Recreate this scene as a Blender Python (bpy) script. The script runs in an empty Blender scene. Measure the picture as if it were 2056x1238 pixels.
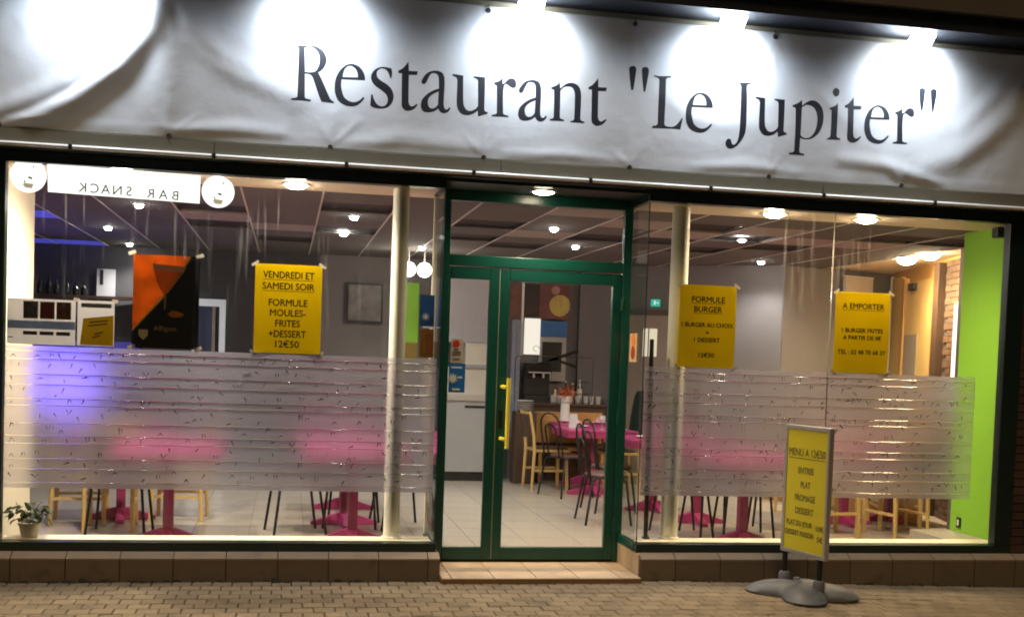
import bpy, bmesh, math, random
import numpy as np
from mathutils import Vector, Matrix
random.seed(7); RNG = np.random.RandomState(7)
sc = bpy.context.scene
COL = sc.collection
R = math.radians

# ------------------------------------------------------------------ camera
cam_d = bpy.data.cameras.new('camera'); cam = bpy.data.objects.new('camera', cam_d); COL.objects.link(cam)
cam_d.sensor_width = 36.0; cam_d.lens = 39.98; cam_d.shift_x = 0.0122; cam_d.shift_y = 0.0924
cam_d.clip_start = 0.05; cam_d.clip_end = 200
_r, _u, _f = Vector((0.982, -0.184, 0.035)), Vector((-0.027, 0.048, 0.998)), Vector((0.185, 0.982, -0.042))
_f.normalize(); _r = (_r - _r.dot(_f) * _f).normalized(); _u = _r.cross(_f)
cam.matrix_world = Matrix(((_r.x, _u.x, -_f.x, 1.828), (_r.y, _u.y, -_f.y, -7.963), (_r.z, _u.z, -_f.z, 1.6), (0, 0, 0, 1)))
sc.camera = cam

# ------------------------------------------------------------------ night sky, weak warm street glow, exposure
SUN_EL, SUN_AZ = 58.0, 196.0          # direction the glow comes from (azimuth clockwise from +Y)
w = bpy.data.worlds.new('World'); sc.world = w; w.use_nodes = True
nt = w.node_tree; nt.nodes.clear()
sky = nt.nodes.new('ShaderNodeTexSky'); sky.sky_type = 'NISHITA'; sky.sun_disc = False
sky.sun_elevation = R(SUN_EL); sky.sun_rotation = R(SUN_AZ)
bg = nt.nodes.new('ShaderNodeBackground'); bg.inputs[1].default_value = 0.0022
wo = nt.nodes.new('ShaderNodeOutputWorld'); nt.links.new(sky.outputs[0], bg.inputs[0]); nt.links.new(bg.outputs[0], wo.inputs[0])
sun_d = bpy.data.lights.new('street_glow', 'SUN'); sun_d.energy = 0.88; sun_d.angle = R(22); sun_d.color = (1.0, 0.72, 0.40)
sun = bpy.data.objects.new('street_glow', sun_d); COL.objects.link(sun)
_d = Vector((math.sin(R(SUN_AZ)) * math.cos(R(SUN_EL)), math.cos(R(SUN_AZ)) * math.cos(R(SUN_EL)), math.sin(R(SUN_EL))))
sun.rotation_euler = _d.to_track_quat('Z', 'Y').to_euler(); sun.location = (2, -6, 9)
sc.view_settings.view_transform = 'Standard'; sc.view_settings.look = 'None'
sc.view_settings.exposure = 0.0; sc.view_settings.gamma = 1.0; sc.view_settings.use_curve_mapping = False
sc.render.engine = 'CYCLES'
cy = sc.cycles
cy.use_denoising = True; cy.max_bounces = 10; cy.diffuse_bounces = 4; cy.glossy_bounces = 4
cy.transmission_bounces = 8; cy.transparent_max_bounces = 24; cy.sample_clamp_indirect = 60.0
cy.caustics_reflective = False; cy.caustics_refractive = False; cy.blur_glossy = 0.5
cy.use_light_tree = True; cy.pixel_filter_type = 'BLACKMAN_HARRIS'; cy.filter_width = 1.9

# ------------------------------------------------------------------ materials
MATS = {}
def mat(name, col, rough=0.6, metal=0.0, var=0.12, scale=6.0, bump=0.0, bscale=40.0, rnd=0.0, emis=None, estr=0.0,
        stretch=None, trans=0.0, coat=0.0, spec=0.5, stain=None):
    if name in MATS: return MATS[name]
    m = bpy.data.materials.new(name); m.use_nodes = True; t = m.node_tree; n = t.nodes; L = t.links
    n.clear(); out = n.new('ShaderNodeOutputMaterial'); p = n.new('ShaderNodeBsdfPrincipled')
    tc = n.new('ShaderNodeTexCoord'); mp = n.new('ShaderNodeMapping'); L.new(tc.outputs['Object'], mp.inputs[0])
    if stretch: mp.inputs['Scale'].default_value = stretch
    nz = n.new('ShaderNodeTexNoise'); nz.inputs['Scale'].default_value = scale; nz.inputs['Detail'].default_value = 6
    L.new(mp.outputs[0], nz.inputs['Vector'])
    mx = n.new('ShaderNodeMix'); mx.data_type = 'RGBA'
    c = col
    mx.inputs[6].default_value = (c[0]*(1-var), c[1]*(1-var), c[2]*(1-var), 1)
    mx.inputs[7].default_value = (min(c[0]*(1+var), 1), min(c[1]*(1+var), 1), min(c[2]*(1+var), 1), 1)
    L.new(nz.outputs[0], mx.inputs[0]); last = mx.outputs[2]
    if rnd:
        oi = n.new('ShaderNodeObjectInfo'); hs = n.new('ShaderNodeHueSaturation')
        mr = n.new('ShaderNodeMapRange'); mr.inputs[3].default_value = 1 - rnd; mr.inputs[4].default_value = 1 + rnd
        L.new(oi.outputs['Random'], mr.inputs[0]); L.new(mr.outputs[0], hs.inputs['Value']); L.new(last, hs.inputs['Color']); last = hs.outputs[0]
    if stain:
        n2 = n.new('ShaderNodeTexNoise'); n2.inputs['Scale'].default_value = stain[0]; n2.inputs['Detail'].default_value = 8
        ge = n.new('ShaderNodeNewGeometry'); L.new(ge.outputs['Position'], n2.inputs['Vector'])
        rp = n.new('ShaderNodeValToRGB'); rp.color_ramp.elements[0].position = stain[1]; rp.color_ramp.elements[1].position = stain[1] + 0.12
        L.new(n2.outputs[0], rp.inputs[0])
        m2 = n.new('ShaderNodeMix'); m2.data_type = 'RGBA'; m2.inputs[7].default_value = (*stain[2], 1)
        ma = n.new('ShaderNodeMath'); ma.operation = 'MULTIPLY'; ma.inputs[1].default_value = stain[3]
        L.new(rp.outputs[0], ma.inputs[0]); L.new(ma.outputs[0], m2.inputs[0]); L.new(last, m2.inputs[6]); last = m2.outputs[2]
    L.new(last, p.inputs['Base Color'])
    p.inputs['Roughness'].default_value = rough; p.inputs['Metallic'].default_value = metal
    p.inputs['Specular IOR Level'].default_value = spec; p.inputs['Coat Weight'].default_value = coat
    if bump:
        b = n.new('ShaderNodeBump'); b.inputs['Strength'].default_value = bump; b.inputs['Distance'].default_value = 0.01
        n3 = n.new('ShaderNodeTexNoise'); n3.inputs['Scale'].default_value = bscale; n3.inputs['Detail'].default_value = 5
        L.new(mp.outputs[0], n3.inputs['Vector']); L.new(n3.outputs[0], b.inputs['Height']); L.new(b.outputs[0], p.inputs['Normal'])
    if emis:
        p.inputs['Emission Color'].default_value = (*emis, 1); p.inputs['Emission Strength'].default_value = estr
    sh = p.outputs[0]
    if trans:
        tr = n.new('ShaderNodeBsdfTranslucent'); L.new(last, tr.inputs[0]); ms = n.new('ShaderNodeMixShader'); ms.inputs[0].default_value = trans
        L.new(sh, ms.inputs[1]); L.new(tr.outputs[0], ms.inputs[2]); sh = ms.outputs[0]
    L.new(sh, out.inputs[0]); MATS[name] = m; return m

def emit(name, col, strength):
    if name in MATS: return MATS[name]
    m = bpy.data.materials.new(name); m.use_nodes = True; n = m.node_tree.nodes; n.clear()
    o = n.new('ShaderNodeOutputMaterial'); e = n.new('ShaderNodeEmission'); e.inputs[0].default_value = (*col, 1); e.inputs[1].default_value = strength
    m.node_tree.links.new(e.outputs[0], o.inputs[0]); MATS[name] = m; return m

def glass_mat():
    m = bpy.data.materials.new('window_glass'); m.use_nodes = True; t = m.node_tree; n = t.nodes; L = t.links; n.clear()
    o = n.new('ShaderNodeOutputMaterial'); tr = n.new('ShaderNodeBsdfTransparent'); tr.inputs[0].default_value = (0.93, 0.95, 0.94, 1)
    gl = n.new('ShaderNodeBsdfGlossy'); gl.inputs['Roughness'].default_value = 0.015; gl.inputs[0].default_value = (0.9, 0.93, 0.95, 1)
    lw = n.new('ShaderNodeLayerWeight'); lw.inputs[0].default_value = 0.5
    pw = n.new('ShaderNodeMath'); pw.operation = 'POWER'; pw.inputs[1].default_value = 4.0
    mr = n.new('ShaderNodeMapRange'); mr.inputs[3].default_value = 0.03; mr.inputs[4].default_value = 0.85
    L.new(lw.outputs['Facing'], pw.inputs[0]); L.new(pw.outputs[0], mr.inputs[0])
    # faint smears on the pane
    tc = n.new('ShaderNodeTexCoord'); mp = n.new('ShaderNodeMapping'); mp.inputs['Scale'].default_value = (9, 9, 0.5)
    nz = n.new('ShaderNodeTexNoise'); nz.inputs['Scale'].default_value = 2.5; nz.inputs['Detail'].default_value = 6
    L.new(tc.outputs['Object'], mp.inputs[0]); L.new(mp.outputs[0], nz.inputs[0])
    rp = n.new('ShaderNodeMapRange'); rp.inputs[1].default_value = 0.58; rp.inputs[2].default_value = 0.8; rp.inputs[3].default_value = 0.0; rp.inputs[4].default_value = 0.03
    L.new(nz.outputs[0], rp.inputs[0])
    tl = n.new('ShaderNodeBsdfTranslucent'); tl.inputs[0].default_value = (0.8, 0.8, 0.8, 1)
    m1 = n.new('ShaderNodeMixShader'); m2 = n.new('ShaderNodeMixShader')
    L.new(rp.outputs[0], m1.inputs[0]); L.new(tr.outputs[0], m1.inputs[1]); L.new(tl.outputs[0], m1.inputs[2])
    L.new(mr.outputs[0], m2.inputs[0]); L.new(m1.outputs[0], m2.inputs[1]); L.new(gl.outputs[0], m2.inputs[2]); L.new(m2.outputs[0], o.inputs[0])
    MATS['window_glass'] = m; return m

def film_mat(name, rough, ior, tl_fac, tl_col, clear=0.0, tint=0.92):
    m = bpy.data.materials.new(name); m.use_nodes = True; t = m.node_tree; n = t.nodes; L = t.links; n.clear()
    o = n.new('ShaderNodeOutputMaterial')
    rf = n.new('ShaderNodeBsdfRefraction'); rf.inputs['Roughness'].default_value = rough; rf.inputs['IOR'].default_value = ior; rf.inputs[0].default_value = (tint, tint * 0.99, tint * 1.02, 1)
    tl = n.new('ShaderNodeBsdfTranslucent'); df = n.new('ShaderNodeBsdfDiffuse')
    tl.inputs[0].default_value = (*tl_col, 1); df.inputs[0].default_value = (*tl_col, 1)
    tc = n.new('ShaderNodeTexCoord'); nz = n.new('ShaderNodeTexNoise'); nz.inputs['Scale'].default_value = 260; nz.inputs['Detail'].default_value = 2
    L.new(tc.outputs['Object'], nz.inputs[0])
    mr = n.new('ShaderNodeMapRange'); mr.inputs[3].default_value = tl_fac * 0.7; mr.inputs[4].default_value = tl_fac * 1.3
    L.new(nz.outputs[0], mr.inputs[0])
    m0 = n.new('ShaderNodeMixShader'); m0.inputs[0].default_value = 0.25; L.new(tl.outputs[0], m0.inputs[1]); L.new(df.outputs[0], m0.inputs[2])
    m1 = n.new('ShaderNodeMixShader'); L.new(mr.outputs[0], m1.inputs[0]); L.new(rf.outputs[0], m1.inputs[1]); L.new(m0.outputs[0], m1.inputs[2])
    last = m1.outputs[0]
    if clear:
        tr = n.new('ShaderNodeBsdfTransparent'); m2 = n.new('ShaderNodeMixShader'); m2.inputs[0].default_value = clear
        L.new(last, m2.inputs[1]); L.new(tr.outputs[0], m2.inputs[2]); last = m2.outputs[0]
    L.new(last, o.inputs[0]); MATS[name] = m; return m

GLASS = glass_mat()
FILM = film_mat('frosted_film', 0.46, 1.22, 0.19, (0.92, 0.89, 1.0))
RIB = film_mat('film_rib', 0.06, 1.45, 0.03, (0.95, 0.94, 0.96), tint=0.9)
SHARD = film_mat('film_shard', 0.12, 1.45, 0.77, (1.0, 1.0, 1.0))
TICK = film_mat('film_tick', 0.05, 1.3, 0.70, (0.05, 0.045, 0.055), clear=0.12)

# ------------------------------------------------------------------ mesh helpers
class MB:
    def __init__(s): s.v = []; s.f = []
    def add(s, vs, fs):
        o = len(s.v); s.v += [tuple(v) for v in vs]; s.f += [tuple(i + o for i in f) for f in fs]; return s
    def box(s, x0, x1, y0, y1, z0, z1):
        return s.add([(x0,y0,z0),(x1,y0,z0),(x1,y1,z0),(x0,y1,z0),(x0,y0,z1),(x1,y0,z1),(x1,y1,z1),(x0,y1,z1)],
                     [(0,3,2,1),(4,5,6,7),(0,1,5,4),(1,2,6,5),(2,3,7,6),(3,0,4,7)])
    def bar(s, p, q, wd, ht=None, up=(0, 0, 1)):
        p, q = Vector(p), Vector(q); d = (q - p).normalized(); u = Vector(up)
        if abs(d.dot(u)) > 0.95: u = Vector((0, 1, 0))
        a = d.cross(u).normalized() * wd / 2; b = a.cross(d).normalized() * (ht or wd) / 2
        vs = [p - a - b, p + a - b, p + a + b, p - a + b, q - a - b, q + a - b, q + a + b, q - a + b]
        return s.add(vs, [(0,3,2,1),(4,5,6,7),(0,1,5,4),(1,2,6,5),(2,3,7,6),(3,0,4,7)])
    def tube(s, pts, r, n=8, closed=False):
        P = [Vector(p) for p in pts]; k = len(P); rs = r if isinstance(r, (list, tuple)) else [r] * k
        base = len(s.v); prev = None
        for i, p in enumerate(P):
            a = P[(i - 1) % k] if (closed or i > 0) else p; b = P[(i + 1) % k] if (closed or i < k - 1) else p
            d = (b - a).normalized()
            u = prev if prev is not None else (Vector((0, 0, 1)) if abs(d.z) < 0.9 else Vector((1, 0, 0)))
            e1 = (u - d * u.dot(d)).normalized(); e2 = d.cross(e1); prev = e1
            for j in range(n):
                t = 2 * math.pi * j / n; s.v.append(tuple(p + (e1 * math.cos(t) + e2 * math.sin(t)) * rs[i]))
        for i in range(k if closed else k - 1):
            for j in range(n):
                a = base + i * n + j; b = base + i * n + (j + 1) % n; c = base + ((i + 1) % k) * n + (j + 1) % n; d = base + ((i + 1) % k) * n + j
                s.f.append((a, b, c, d))
        if not closed:
            s.f.append(tuple(base + j for j in reversed(range(n)))); s.f.append(tuple(base + (k - 1) * n + j for j in range(n)))
        return s
    def cyl(s, p, q, r, n=16, r2=None): return s.tube([p, q], [r, r if r2 is None else r2], n)
    def lathe(s, prof, c=(0, 0, 0), n=24):
        base = len(s.v)
        for (r, z) in prof:
            for j in range(n):
                t = 2 * math.pi * j / n; s.v.append((c[0] + r * math.cos(t), c[1] + r * math.sin(t), c[2] + z))
        for i in range(len(prof) - 1):
            for j in range(n):
                s.f.append((base + i*n + j, base + i*n + (j+1) % n, base + (i+1)*n + (j+1) % n, base + (i+1)*n + j))
        s.f.append(tuple(base + j for j in reversed(range(n)))); s.f.append(tuple(base + (len(prof)-1)*n + j for j in range(n)))
        return s
    def prism(s, poly, y0, y1):      # poly of (x,z), extruded along Y
        k = len(poly); b = len(s.v)
        s.v += [(x, y0, z) for x, z in poly] + [(x, y1, z) for x, z in poly]
        s.f += [tuple(b + i for i in range(k)), tuple(b + k + i for i in reversed(range(k)))]
        s.f += [(b + (i+1) % k, b + i, b + k + i, b + k + (i+1) % k) for i in range(k)]
        return s
    def mesh(s, name, smooth=None):
        me = bpy.data.meshes.new(name); me.from_pydata(s.v, [], s.f)
        bm = bmesh.new(); bm.from_mesh(me); bmesh.ops.recalc_face_normals(bm, faces=bm.faces); bm.to_mesh(me); bm.free()
        if smooth is not None:
            me.polygons.foreach_set('use_smooth', [True] * len(me.polygons)); me.set_sharp_from_angle(angle=R(smooth))
        return me
    def build(s, name, m, parent=None, smooth=None, bevel=0, world=True):
        return mk(name, s.mesh(name, smooth), m, parent, bevel, world)

def mk(name, me, m=None, parent=None, bevel=0, world=True):
    """link a mesh; with a parent, vertices given in world space are moved into the parent's frame (world=True)"""
    if parent is not None and world:
        me.transform(Matrix.Translation(-origin(parent)))
    o = bpy.data.objects.new(name, me); COL.objects.link(o)
    if m: me.materials.append(m)
    if parent is not None: o.parent = parent
    if bevel:
        b = o.modifiers.new('bevel', 'BEVEL'); b.width = bevel; b.segments = 2; b.limit_method = 'ANGLE'
    return o
def origin(o):
    v = Vector((0, 0, 0))
    while o is not None: v += o.location; o = o.parent
    return v
def tag(o, label=None, cat=None, group=None, kind=None):
    if label: o['label'] = label
    if cat: o['category'] = cat
    if group: o['group'] = group
    if kind: o['kind'] = kind
    return o
def thing(name, loc, label, cat, group=None, rz=0):
    o = bpy.data.objects.new(name, None); COL.objects.link(o); o.location = loc; o.rotation_euler = (0, 0, rz)
    o.empty_display_size = 0.1
    return tag(o, label, cat, group)
def struct(name, mb, m, parent=None, **k):
    o = mb.build(name, m, parent, **k)
    if parent is None: o['kind'] = 'structure'
    return o
def copy_tree(o, parent=None):
    c = o.copy(); COL.objects.link(c); c.parent = parent
    for ch in list(o.children): copy_tree(ch, c)
    return c
def light(name, kind, loc, energy, col, parent=None, target=None, **k):
    d = bpy.data.lights.new(name, kind); d.energy = energy; d.color = col
    for a, b in k.items(): setattr(d, a, b)
    o = bpy.data.objects.new(name, d); COL.objects.link(o)
    if target is not None: o.rotation_euler = (Vector(loc) - Vector(target)).to_track_quat('Z', 'Y').to_euler()
    o.location = Vector(loc) - (origin(parent) if parent else Vector((0, 0, 0)))
    if parent: o.parent = parent
    return o
def text_mesh(s, size, bold=0.0, wide=None, line=None):
    cu = bpy.data.curves.new('lettering', 'FONT'); cu.body = s; cu.size = size; cu.align_x = 'CENTER'; cu.align_y = 'CENTER'
    cu.resolution_u = 3
    if line: cu.space_line = line
    o = bpy.data.objects.new('lettering', cu); COL.objects.link(o)
    me = bpy.data.meshes.new_from_object(o)
    COL.objects.unlink(o); bpy.data.objects.remove(o); bpy.data.curves.remove(cu)
    if wide and len(me.vertices):
        xs = [v.co.x for v in me.vertices]; k = wide / (max(xs) - min(xs)); c = (max(xs) + min(xs)) / 2
        me.transform(Matrix.Translation((-c, 0, 0))); me.transform(Matrix.Diagonal((k, 1, 1, 1)))
    if bold > 0:                                             # heavier strokes: the same outline laid down again, shifted a little
        v0 = [tuple(v.co) for v in me.vertices]; f0 = [tuple(p.vertices) for p in me.polygons]; v, f = [], []
        for k, (dx, dy) in enumerate(((-bold, 0), (bold, 0), (0, bold), (0, -bold))):
            b = len(v); v += [(x + dx, y + dy, 0.00008 * k) for x, y, z in v0]; f += [tuple(i + b for i in p) for p in f0]
        me = bpy.data.meshes.new('lettering'); me.from_pydata(v, [], f)
    me.transform(Matrix.Rotation(math.pi / 2, 4, 'X'))       # stands up in XZ, reads from -Y
    return me
def put_text(parent, s, x, y, z, size, m, bold=0.0, wide=None, mirror=False, rot=0.0):
    me = text_mesh(s, size, bold, wide)
    if mirror: me.transform(Matrix.Diagonal((-1, 1, 1, 1)))
    if rot: me.transform(Matrix.Rotation(rot, 4, 'Y'))
    me.transform(Matrix.Translation((x, y, z)))
    return mk('lettering', me, m, parent)
def qbox(name, m, parent, x0, x1, y0, y1, z0, z1, bevel=0):
    return MB().box(x0, x1, y0, y1, z0, z1).build(name, m, parent, bevel=bevel)
def crom(pts, n=5):
    """closed outline: Catmull-Rom through points, kinks at flagged corners"""
    k = len(pts); out = []
    for i in range(k):
        p1, p2 = pts[i], pts[(i + 1) % k]
        p0 = pts[i - 1] if not p1[2] else (2*p1[0]-p2[0], 2*p1[1]-p2[1]); p3 = pts[(i + 2) % k] if not p2[2] else (2*p2[0]-p1[0], 2*p2[1]-p1[1])
        if p1[2] and p2[2]: out.append((p1[0], p1[1])); continue
        for j in range(n):
            t = j / n
            out.append(tuple(0.5*((2*p1[a])+(-p0[a]+p2[a])*t+(2*p0[a]-5*p1[a]+4*p2[a]-p3[a])*t*t+(-p0[a]+3*p1[a]-3*p2[a]+p3[a])*t**3) for a in (0, 1)))
    return out
def outline_mesh(contours):
    cu = bpy.data.curves.new('outline', 'CURVE'); cu.dimensions = '2D'; cu.fill_mode = 'BOTH'
    for c in contours:
        sp = cu.splines.new('POLY'); sp.points.add(len(c) - 1); sp.use_cyclic_u = True
        for i, p in enumerate(c): sp.points[i].co = (p[0], p[1], 0, 1)
    o = bpy.data.objects.new('outline', cu); COL.objects.link(o)
    me = bpy.data.meshes.new_from_object(o)
    COL.objects.unlink(o); bpy.data.objects.remove(o); bpy.data.curves.remove(cu)
    return me
GLYPHS = {
  'R': [[(-145,180,1),(-96,179,1),(-12,186,0),(27,179,0),(64,154,0),(85,117,0),(87,83,0),(74,49,0),(54,24,0),(34,10,1),(55,-26,0),(91,-102,0),(115,-151,0),(127,-166,0),(145,-177,1),(143,-186,1),(62,-181,1),(53,-164,0),(32,-112,0),(5,-41,0),(-10,-14,0),(-30,-5,1),(-53,-5,1),(-50,-158,1),(-43,-169,0),(-9,-174,1),(-11,-185,1),(-139,-185,1),(-139,-175,1),(-106,-168,0),(-99,-157,1),(-97,18,0),(-98,158,1),(-107,169,0),(-143,175,1)],[(-58,167,1),(-29,175,0),(-1,169,0),(25,148,0),(39,119,0),(41,80,0),(33,45,0),(17,19,0),(-13,8,0),(-53,7,1)]],
  'e': [[(101,40,1),(99,65,0),(86,98,0),(60,127,0),(25,141,0),(-9,140,0),(-42,122,0),(-75,85,0),(-96,33,0),(-101,-18,0),(-96,-63,0),(-75,-107,0),(-40,-132,0),(5,-141,0),(45,-134,0),(78,-109,0),(101,-79,1),(93,-72,1),(61,-101,0),(27,-111,0),(-7,-104,0),(-36,-81,0),(-51,-43,0),(-58,-4,0),(-56,35,1)],[(-50,51,1),(52,55,1),(49,84,0),(35,111,0),(9,127,0),(-17,124,0),(-39,99,0)]],
  's': [[(59,134,1),(19,140,0),(-15,137,0),(-49,120,0),(-71,92,0),(-77,64,0),(-69,36,0),(-46,9,0),(-5,-16,0),(27,-42,0),(40,-69,0),(38,-95,0),(24,-116,0),(-2,-124,0),(-31,-112,0),(-52,-82,0),(-64,-49,1),(-73,-49,1),(-77,-124,1),(-53,-136,0),(-13,-140,0),(27,-133,0),(58,-111,0),(77,-72,0),(77,-38,0),(64,-5,0),(34,24,0),(-7,46,0),(-33,67,0),(-41,95,0),(-32,115,0),(-9,128,0),(17,125,0),(37,107,0),(53,69,1),(60,70,1),(64,103,0)]],
  't': [[(-3,165,1),(-20,140,0),(-43,115,0),(-70,99,1),(-69,83,1),(-45,83,1),(-42,-64,0),(-41,-116,0),(-35,-147,0),(-11,-165,0),(18,-163,0),(46,-149,0),(70,-120,1),(62,-115,1),(40,-131,0),(23,-133,0),(10,-118,0),(5,-84,0),(2,76,1),(58,80,1),(63,105,1),(1,103,1)]],
  'a': [[(-103,57,0),(-96,83,0),(-68,120,0),(-34,138,0),(1,143,0),(30,136,0),(48,117,0),(55,84,0),(56,26,0),(54,-43,0),(55,-89,0),(65,-111,0),(80,-113,0),(94,-97,1),(103,-105,1),(86,-130,0),(57,-141,0),(33,-133,0),(18,-112,1),(-8,-131,0),(-48,-143,0),(-83,-139,0),(-100,-117,0),(-102,-89,0),(-92,-54,0),(-58,-17,0),(-18,9,0),(18,23,1),(15,92,0),(5,117,0),(-16,125,0),(-39,119,0),(-56,92,0),(-72,56,0),(-89,45,0)],[(17,3,1),(-17,-14,0),(-46,-39,0),(-56,-68,0),(-49,-102,0),(-29,-115,0),(-3,-107,0),(15,-85,1)]],
  'u': [[(-126,138,1),(-51,133,1),(-50,69,0),(-45,-45,0),(-36,-79,0),(-15,-101,0),(15,-102,0),(44,-85,0),(58,-65,1),(54,77,0),(52,105,0),(42,117,0),(22,124,1),(21,134,1),(101,133,1),(102,23,0),(102,-85,1),(109,-99,0),(126,-103,1),(126,-115,1),(92,-126,0),(60,-138,1),(57,-98,1),(27,-121,0),(-14,-134,0),(-55,-127,0),(-83,-94,0),(-91,-49,0),(-91,37,0),(-91,98,1),(-100,116,0),(-126,126,1)]],
  'r': [[(-14,135,1),(-37,112,0),(-74,95,1),(-73,85,1),(-55,77,1),(-51,-5,0),(-48,-111,1),(-58,-119,0),(-82,-125,1),(-82,-136,1),(34,-133,1),(34,-123,1),(4,-117,0),(-4,-107,1),(-8,-7,0),(-6,62,0),(2,87,0),(17,90,0),(42,75,0),(63,69,0),(80,81,0),(82,104,0),(73,127,0),(48,136,0),(22,125,0),(0,97,1),(-14,92,1)]],
  'n': [[(-62,137,1),(-82,115,0),(-123,95,1),(-122,83,1),(-102,79,1),(-99,-3,0),(-98,-110,1),(-105,-119,0),(-125,-124,1),(-124,-135,1),(-24,-132,1),(-23,-121,1),(-46,-116,0),(-54,-105,1),(-55,0,0),(-56,75,1),(-33,102,0),(3,110,0),(31,101,0),(47,67,0),(50,-3,0),(50,-112,1),(41,-123,0),(23,-127,1),(24,-137,1),(124,-135,1),(125,-124,1),(104,-120,0),(94,-109,1),(94,0,0),(93,64,0),(79,110,0),(45,134,0),(2,135,0),(-34,114,0),(-57,92,1)]],
  'L': [[(-112,185,1),(-74,180,0),(13,187,1),(16,177,1),(-16,170,0),(-23,154,1),(-21,29,0),(-22,-148,1),(-12,-164,0),(29,-170,0),(60,-159,0),(87,-130,0),(104,-102,1),(112,-104,1),(99,-183,1),(29,-182,0),(-109,-187,1),(-110,-171,1),(-81,-166,0),(-71,-152,1),(-71,26,0),(-71,149,1),(-79,164,0),(-112,175,1)]],
  'J': [[(-22,233,1),(92,241,1),(92,233,1),(60,224,0),(51,210,1),(57,67,0),(57,-84,0),(47,-139,0),(14,-196,0),(-23,-229,0),(-61,-241,0),(-88,-224,0),(-92,-194,0),(-77,-172,0),(-55,-174,0),(-47,-194,0),(-34,-211,0),(-12,-198,0),(3,-161,0),(9,-88,0),(10,63,0),(5,207,1),(-4,222,0),(-22,224,1)]],
  'p': [[(-48,199,1),(-70,177,0),(-118,154,1),(-117,143,1),(-93,136,1),(-88,-22,0),(-89,-171,1),(-98,-182,0),(-128,-188,1),(-127,-200,1),(-10,-200,1),(-9,-188,1),(-39,-184,0),(-49,-171,1),(-47,-75,1),(-11,-83,0),(42,-74,0),(93,-34,0),(123,30,0),(128,97,0),(110,157,0),(68,194,0),(28,200,0),(-11,183,0),(-42,157,1)],[(-45,145,1),(-10,164,0),(30,160,0),(61,135,0),(80,82,0),(77,14,0),(57,-36,0),(22,-69,0),(-18,-72,0),(-45,-57,1),(-45,42,0)]],
  'i': [[(20,83,1),(-1,59,0),(-45,40,1),(-45,31,1),(-27,26,1),(-24,-69,0),(-26,-160,1),(-35,-174,0),(-52,-178,1),(-51,-189,1),(52,-185,1),(51,-174,1),(28,-167,0),(22,-155,1),(22,-53,0)],[(1,189,0),(23,177,0),(28,156,0),(19,134,0),(1,126,0),(-18,137,0),(-25,158,0),(-17,178,0)]],
  '"': [[(-71,72,0),(-55,85,0),(-37,87,0),(-21,73,0),(-22,41,0),(-30,-31,0),(-37,-80,1),(-51,-81,1),(-60,-33,0),(-68,25,0)],[(22,73,0),(38,85,0),(57,86,0),(71,72,0),(71,39,0),(60,-33,0),(51,-87,1),(40,-86,1),(33,-38,0),(25,25,0)]],
}
LETTERS = [('R', 1.951, 3.44), ('e', 2.198, 3.383), ('s', 2.416, 3.382), ('t', 2.592, 3.407), ('a', 2.786, 3.384), ('u', 3.021, 3.376), ('r', 3.26, 3.382), ('a', 3.465, 3.376), ('n', 3.714, 3.382), ('t', 3.929, 3.401), ('"', 4.222, 3.584), ('L', 4.446, 3.435), ('e', 4.68, 3.381), ('J', 4.982, 3.383), ('u', 5.227, 3.388), ('p', 5.508, 3.332), ('i', 5.724, 3.448), ('t', 5.87, 3.416), ('e', 6.062, 3.396), ('r', 6.277, 3.401), ('"', 6.461, 3.605)]

# ================================================================== MATERIAL PALETTE
PAVER = mat('paver', (0.25, 0.185, 0.112), 0.85, var=0.22, scale=30, bump=0.6, bscale=90, rnd=0.17, stain=(3.2, 0.56, (0.12, 0.09, 0.06), 0.6))
PAVERJ = mat('paver_joint', (0.15, 0.11, 0.065), 0.95, var=0.3, scale=20)
PLINTH = mat('plinth_tile', (0.150, 0.112, 0.074), 0.55, var=0.15, scale=9, bump=0.15, rnd=0.10, stain=(5, 0.60, (0.06, 0.045, 0.03), 0.5))
LEDGE = mat('ledge_tile', (0.27, 0.20, 0.135), 0.5, var=0.12, scale=9, rnd=0.08, stain=(5, 0.6, (0.1, 0.08, 0.06), 0.4))
GROUT = mat('dark_grout', (0.05, 0.04, 0.03), 0.95, var=0.2)
STEP = mat('step_tile', (0.55, 0.40, 0.26), 0.45, var=0.10, scale=8, rnd=0.05, stain=(6, 0.58, (0.35, 0.24, 0.15), 0.5))
STEPEDGE = mat('step_edge', (0.27, 0.16, 0.07), 0.7, var=0.2)
FRAME = mat('dark_green_frame', (0.010, 0.022, 0.018), 0.32, var=0.2, scale=4, bump=0.05)
DOORG = mat('green_door_paint', (0.005, 0.062, 0.043), 0.30, var=0.12, scale=5, bump=0.05)
COLM = mat('column_paint', (0.83, 0.79, 0.69), 0.45, var=0.04, scale=3, bump=0.05)
CREAM = mat('cream_paint', (0.78, 0.69, 0.52), 0.6, var=0.05, scale=3, bump=0.05)
GREYW = mat('grey_wall', (0.20, 0.185, 0.185), 0.8, var=0.07, scale=2.5, bump=0.1, bscale=120)
GREYD = mat('dark_grey_wall', (0.075, 0.073, 0.078), 0.8, var=0.1, scale=2.5)
GREENW = mat('lime_wall', (0.24, 0.53, 0.035), 0.65, var=0.05, scale=2, bump=0.06, bscale=150)
CEIL = mat('ceiling_tile', (0.135, 0.128, 0.120), 0.9, var=0.08, scale=20, bump=0.3, bscale=200, rnd=0.07)
CEILD = mat('ceiling_tile_dark', (0.04, 0.036, 0.035), 0.9, var=0.1, scale=20, bump=0.3, bscale=200)
CEILL = mat('ceiling_tile_pale', (0.34, 0.31, 0.28), 0.85, var=0.05, scale=20, bump=0.2, bscale=200)
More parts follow.
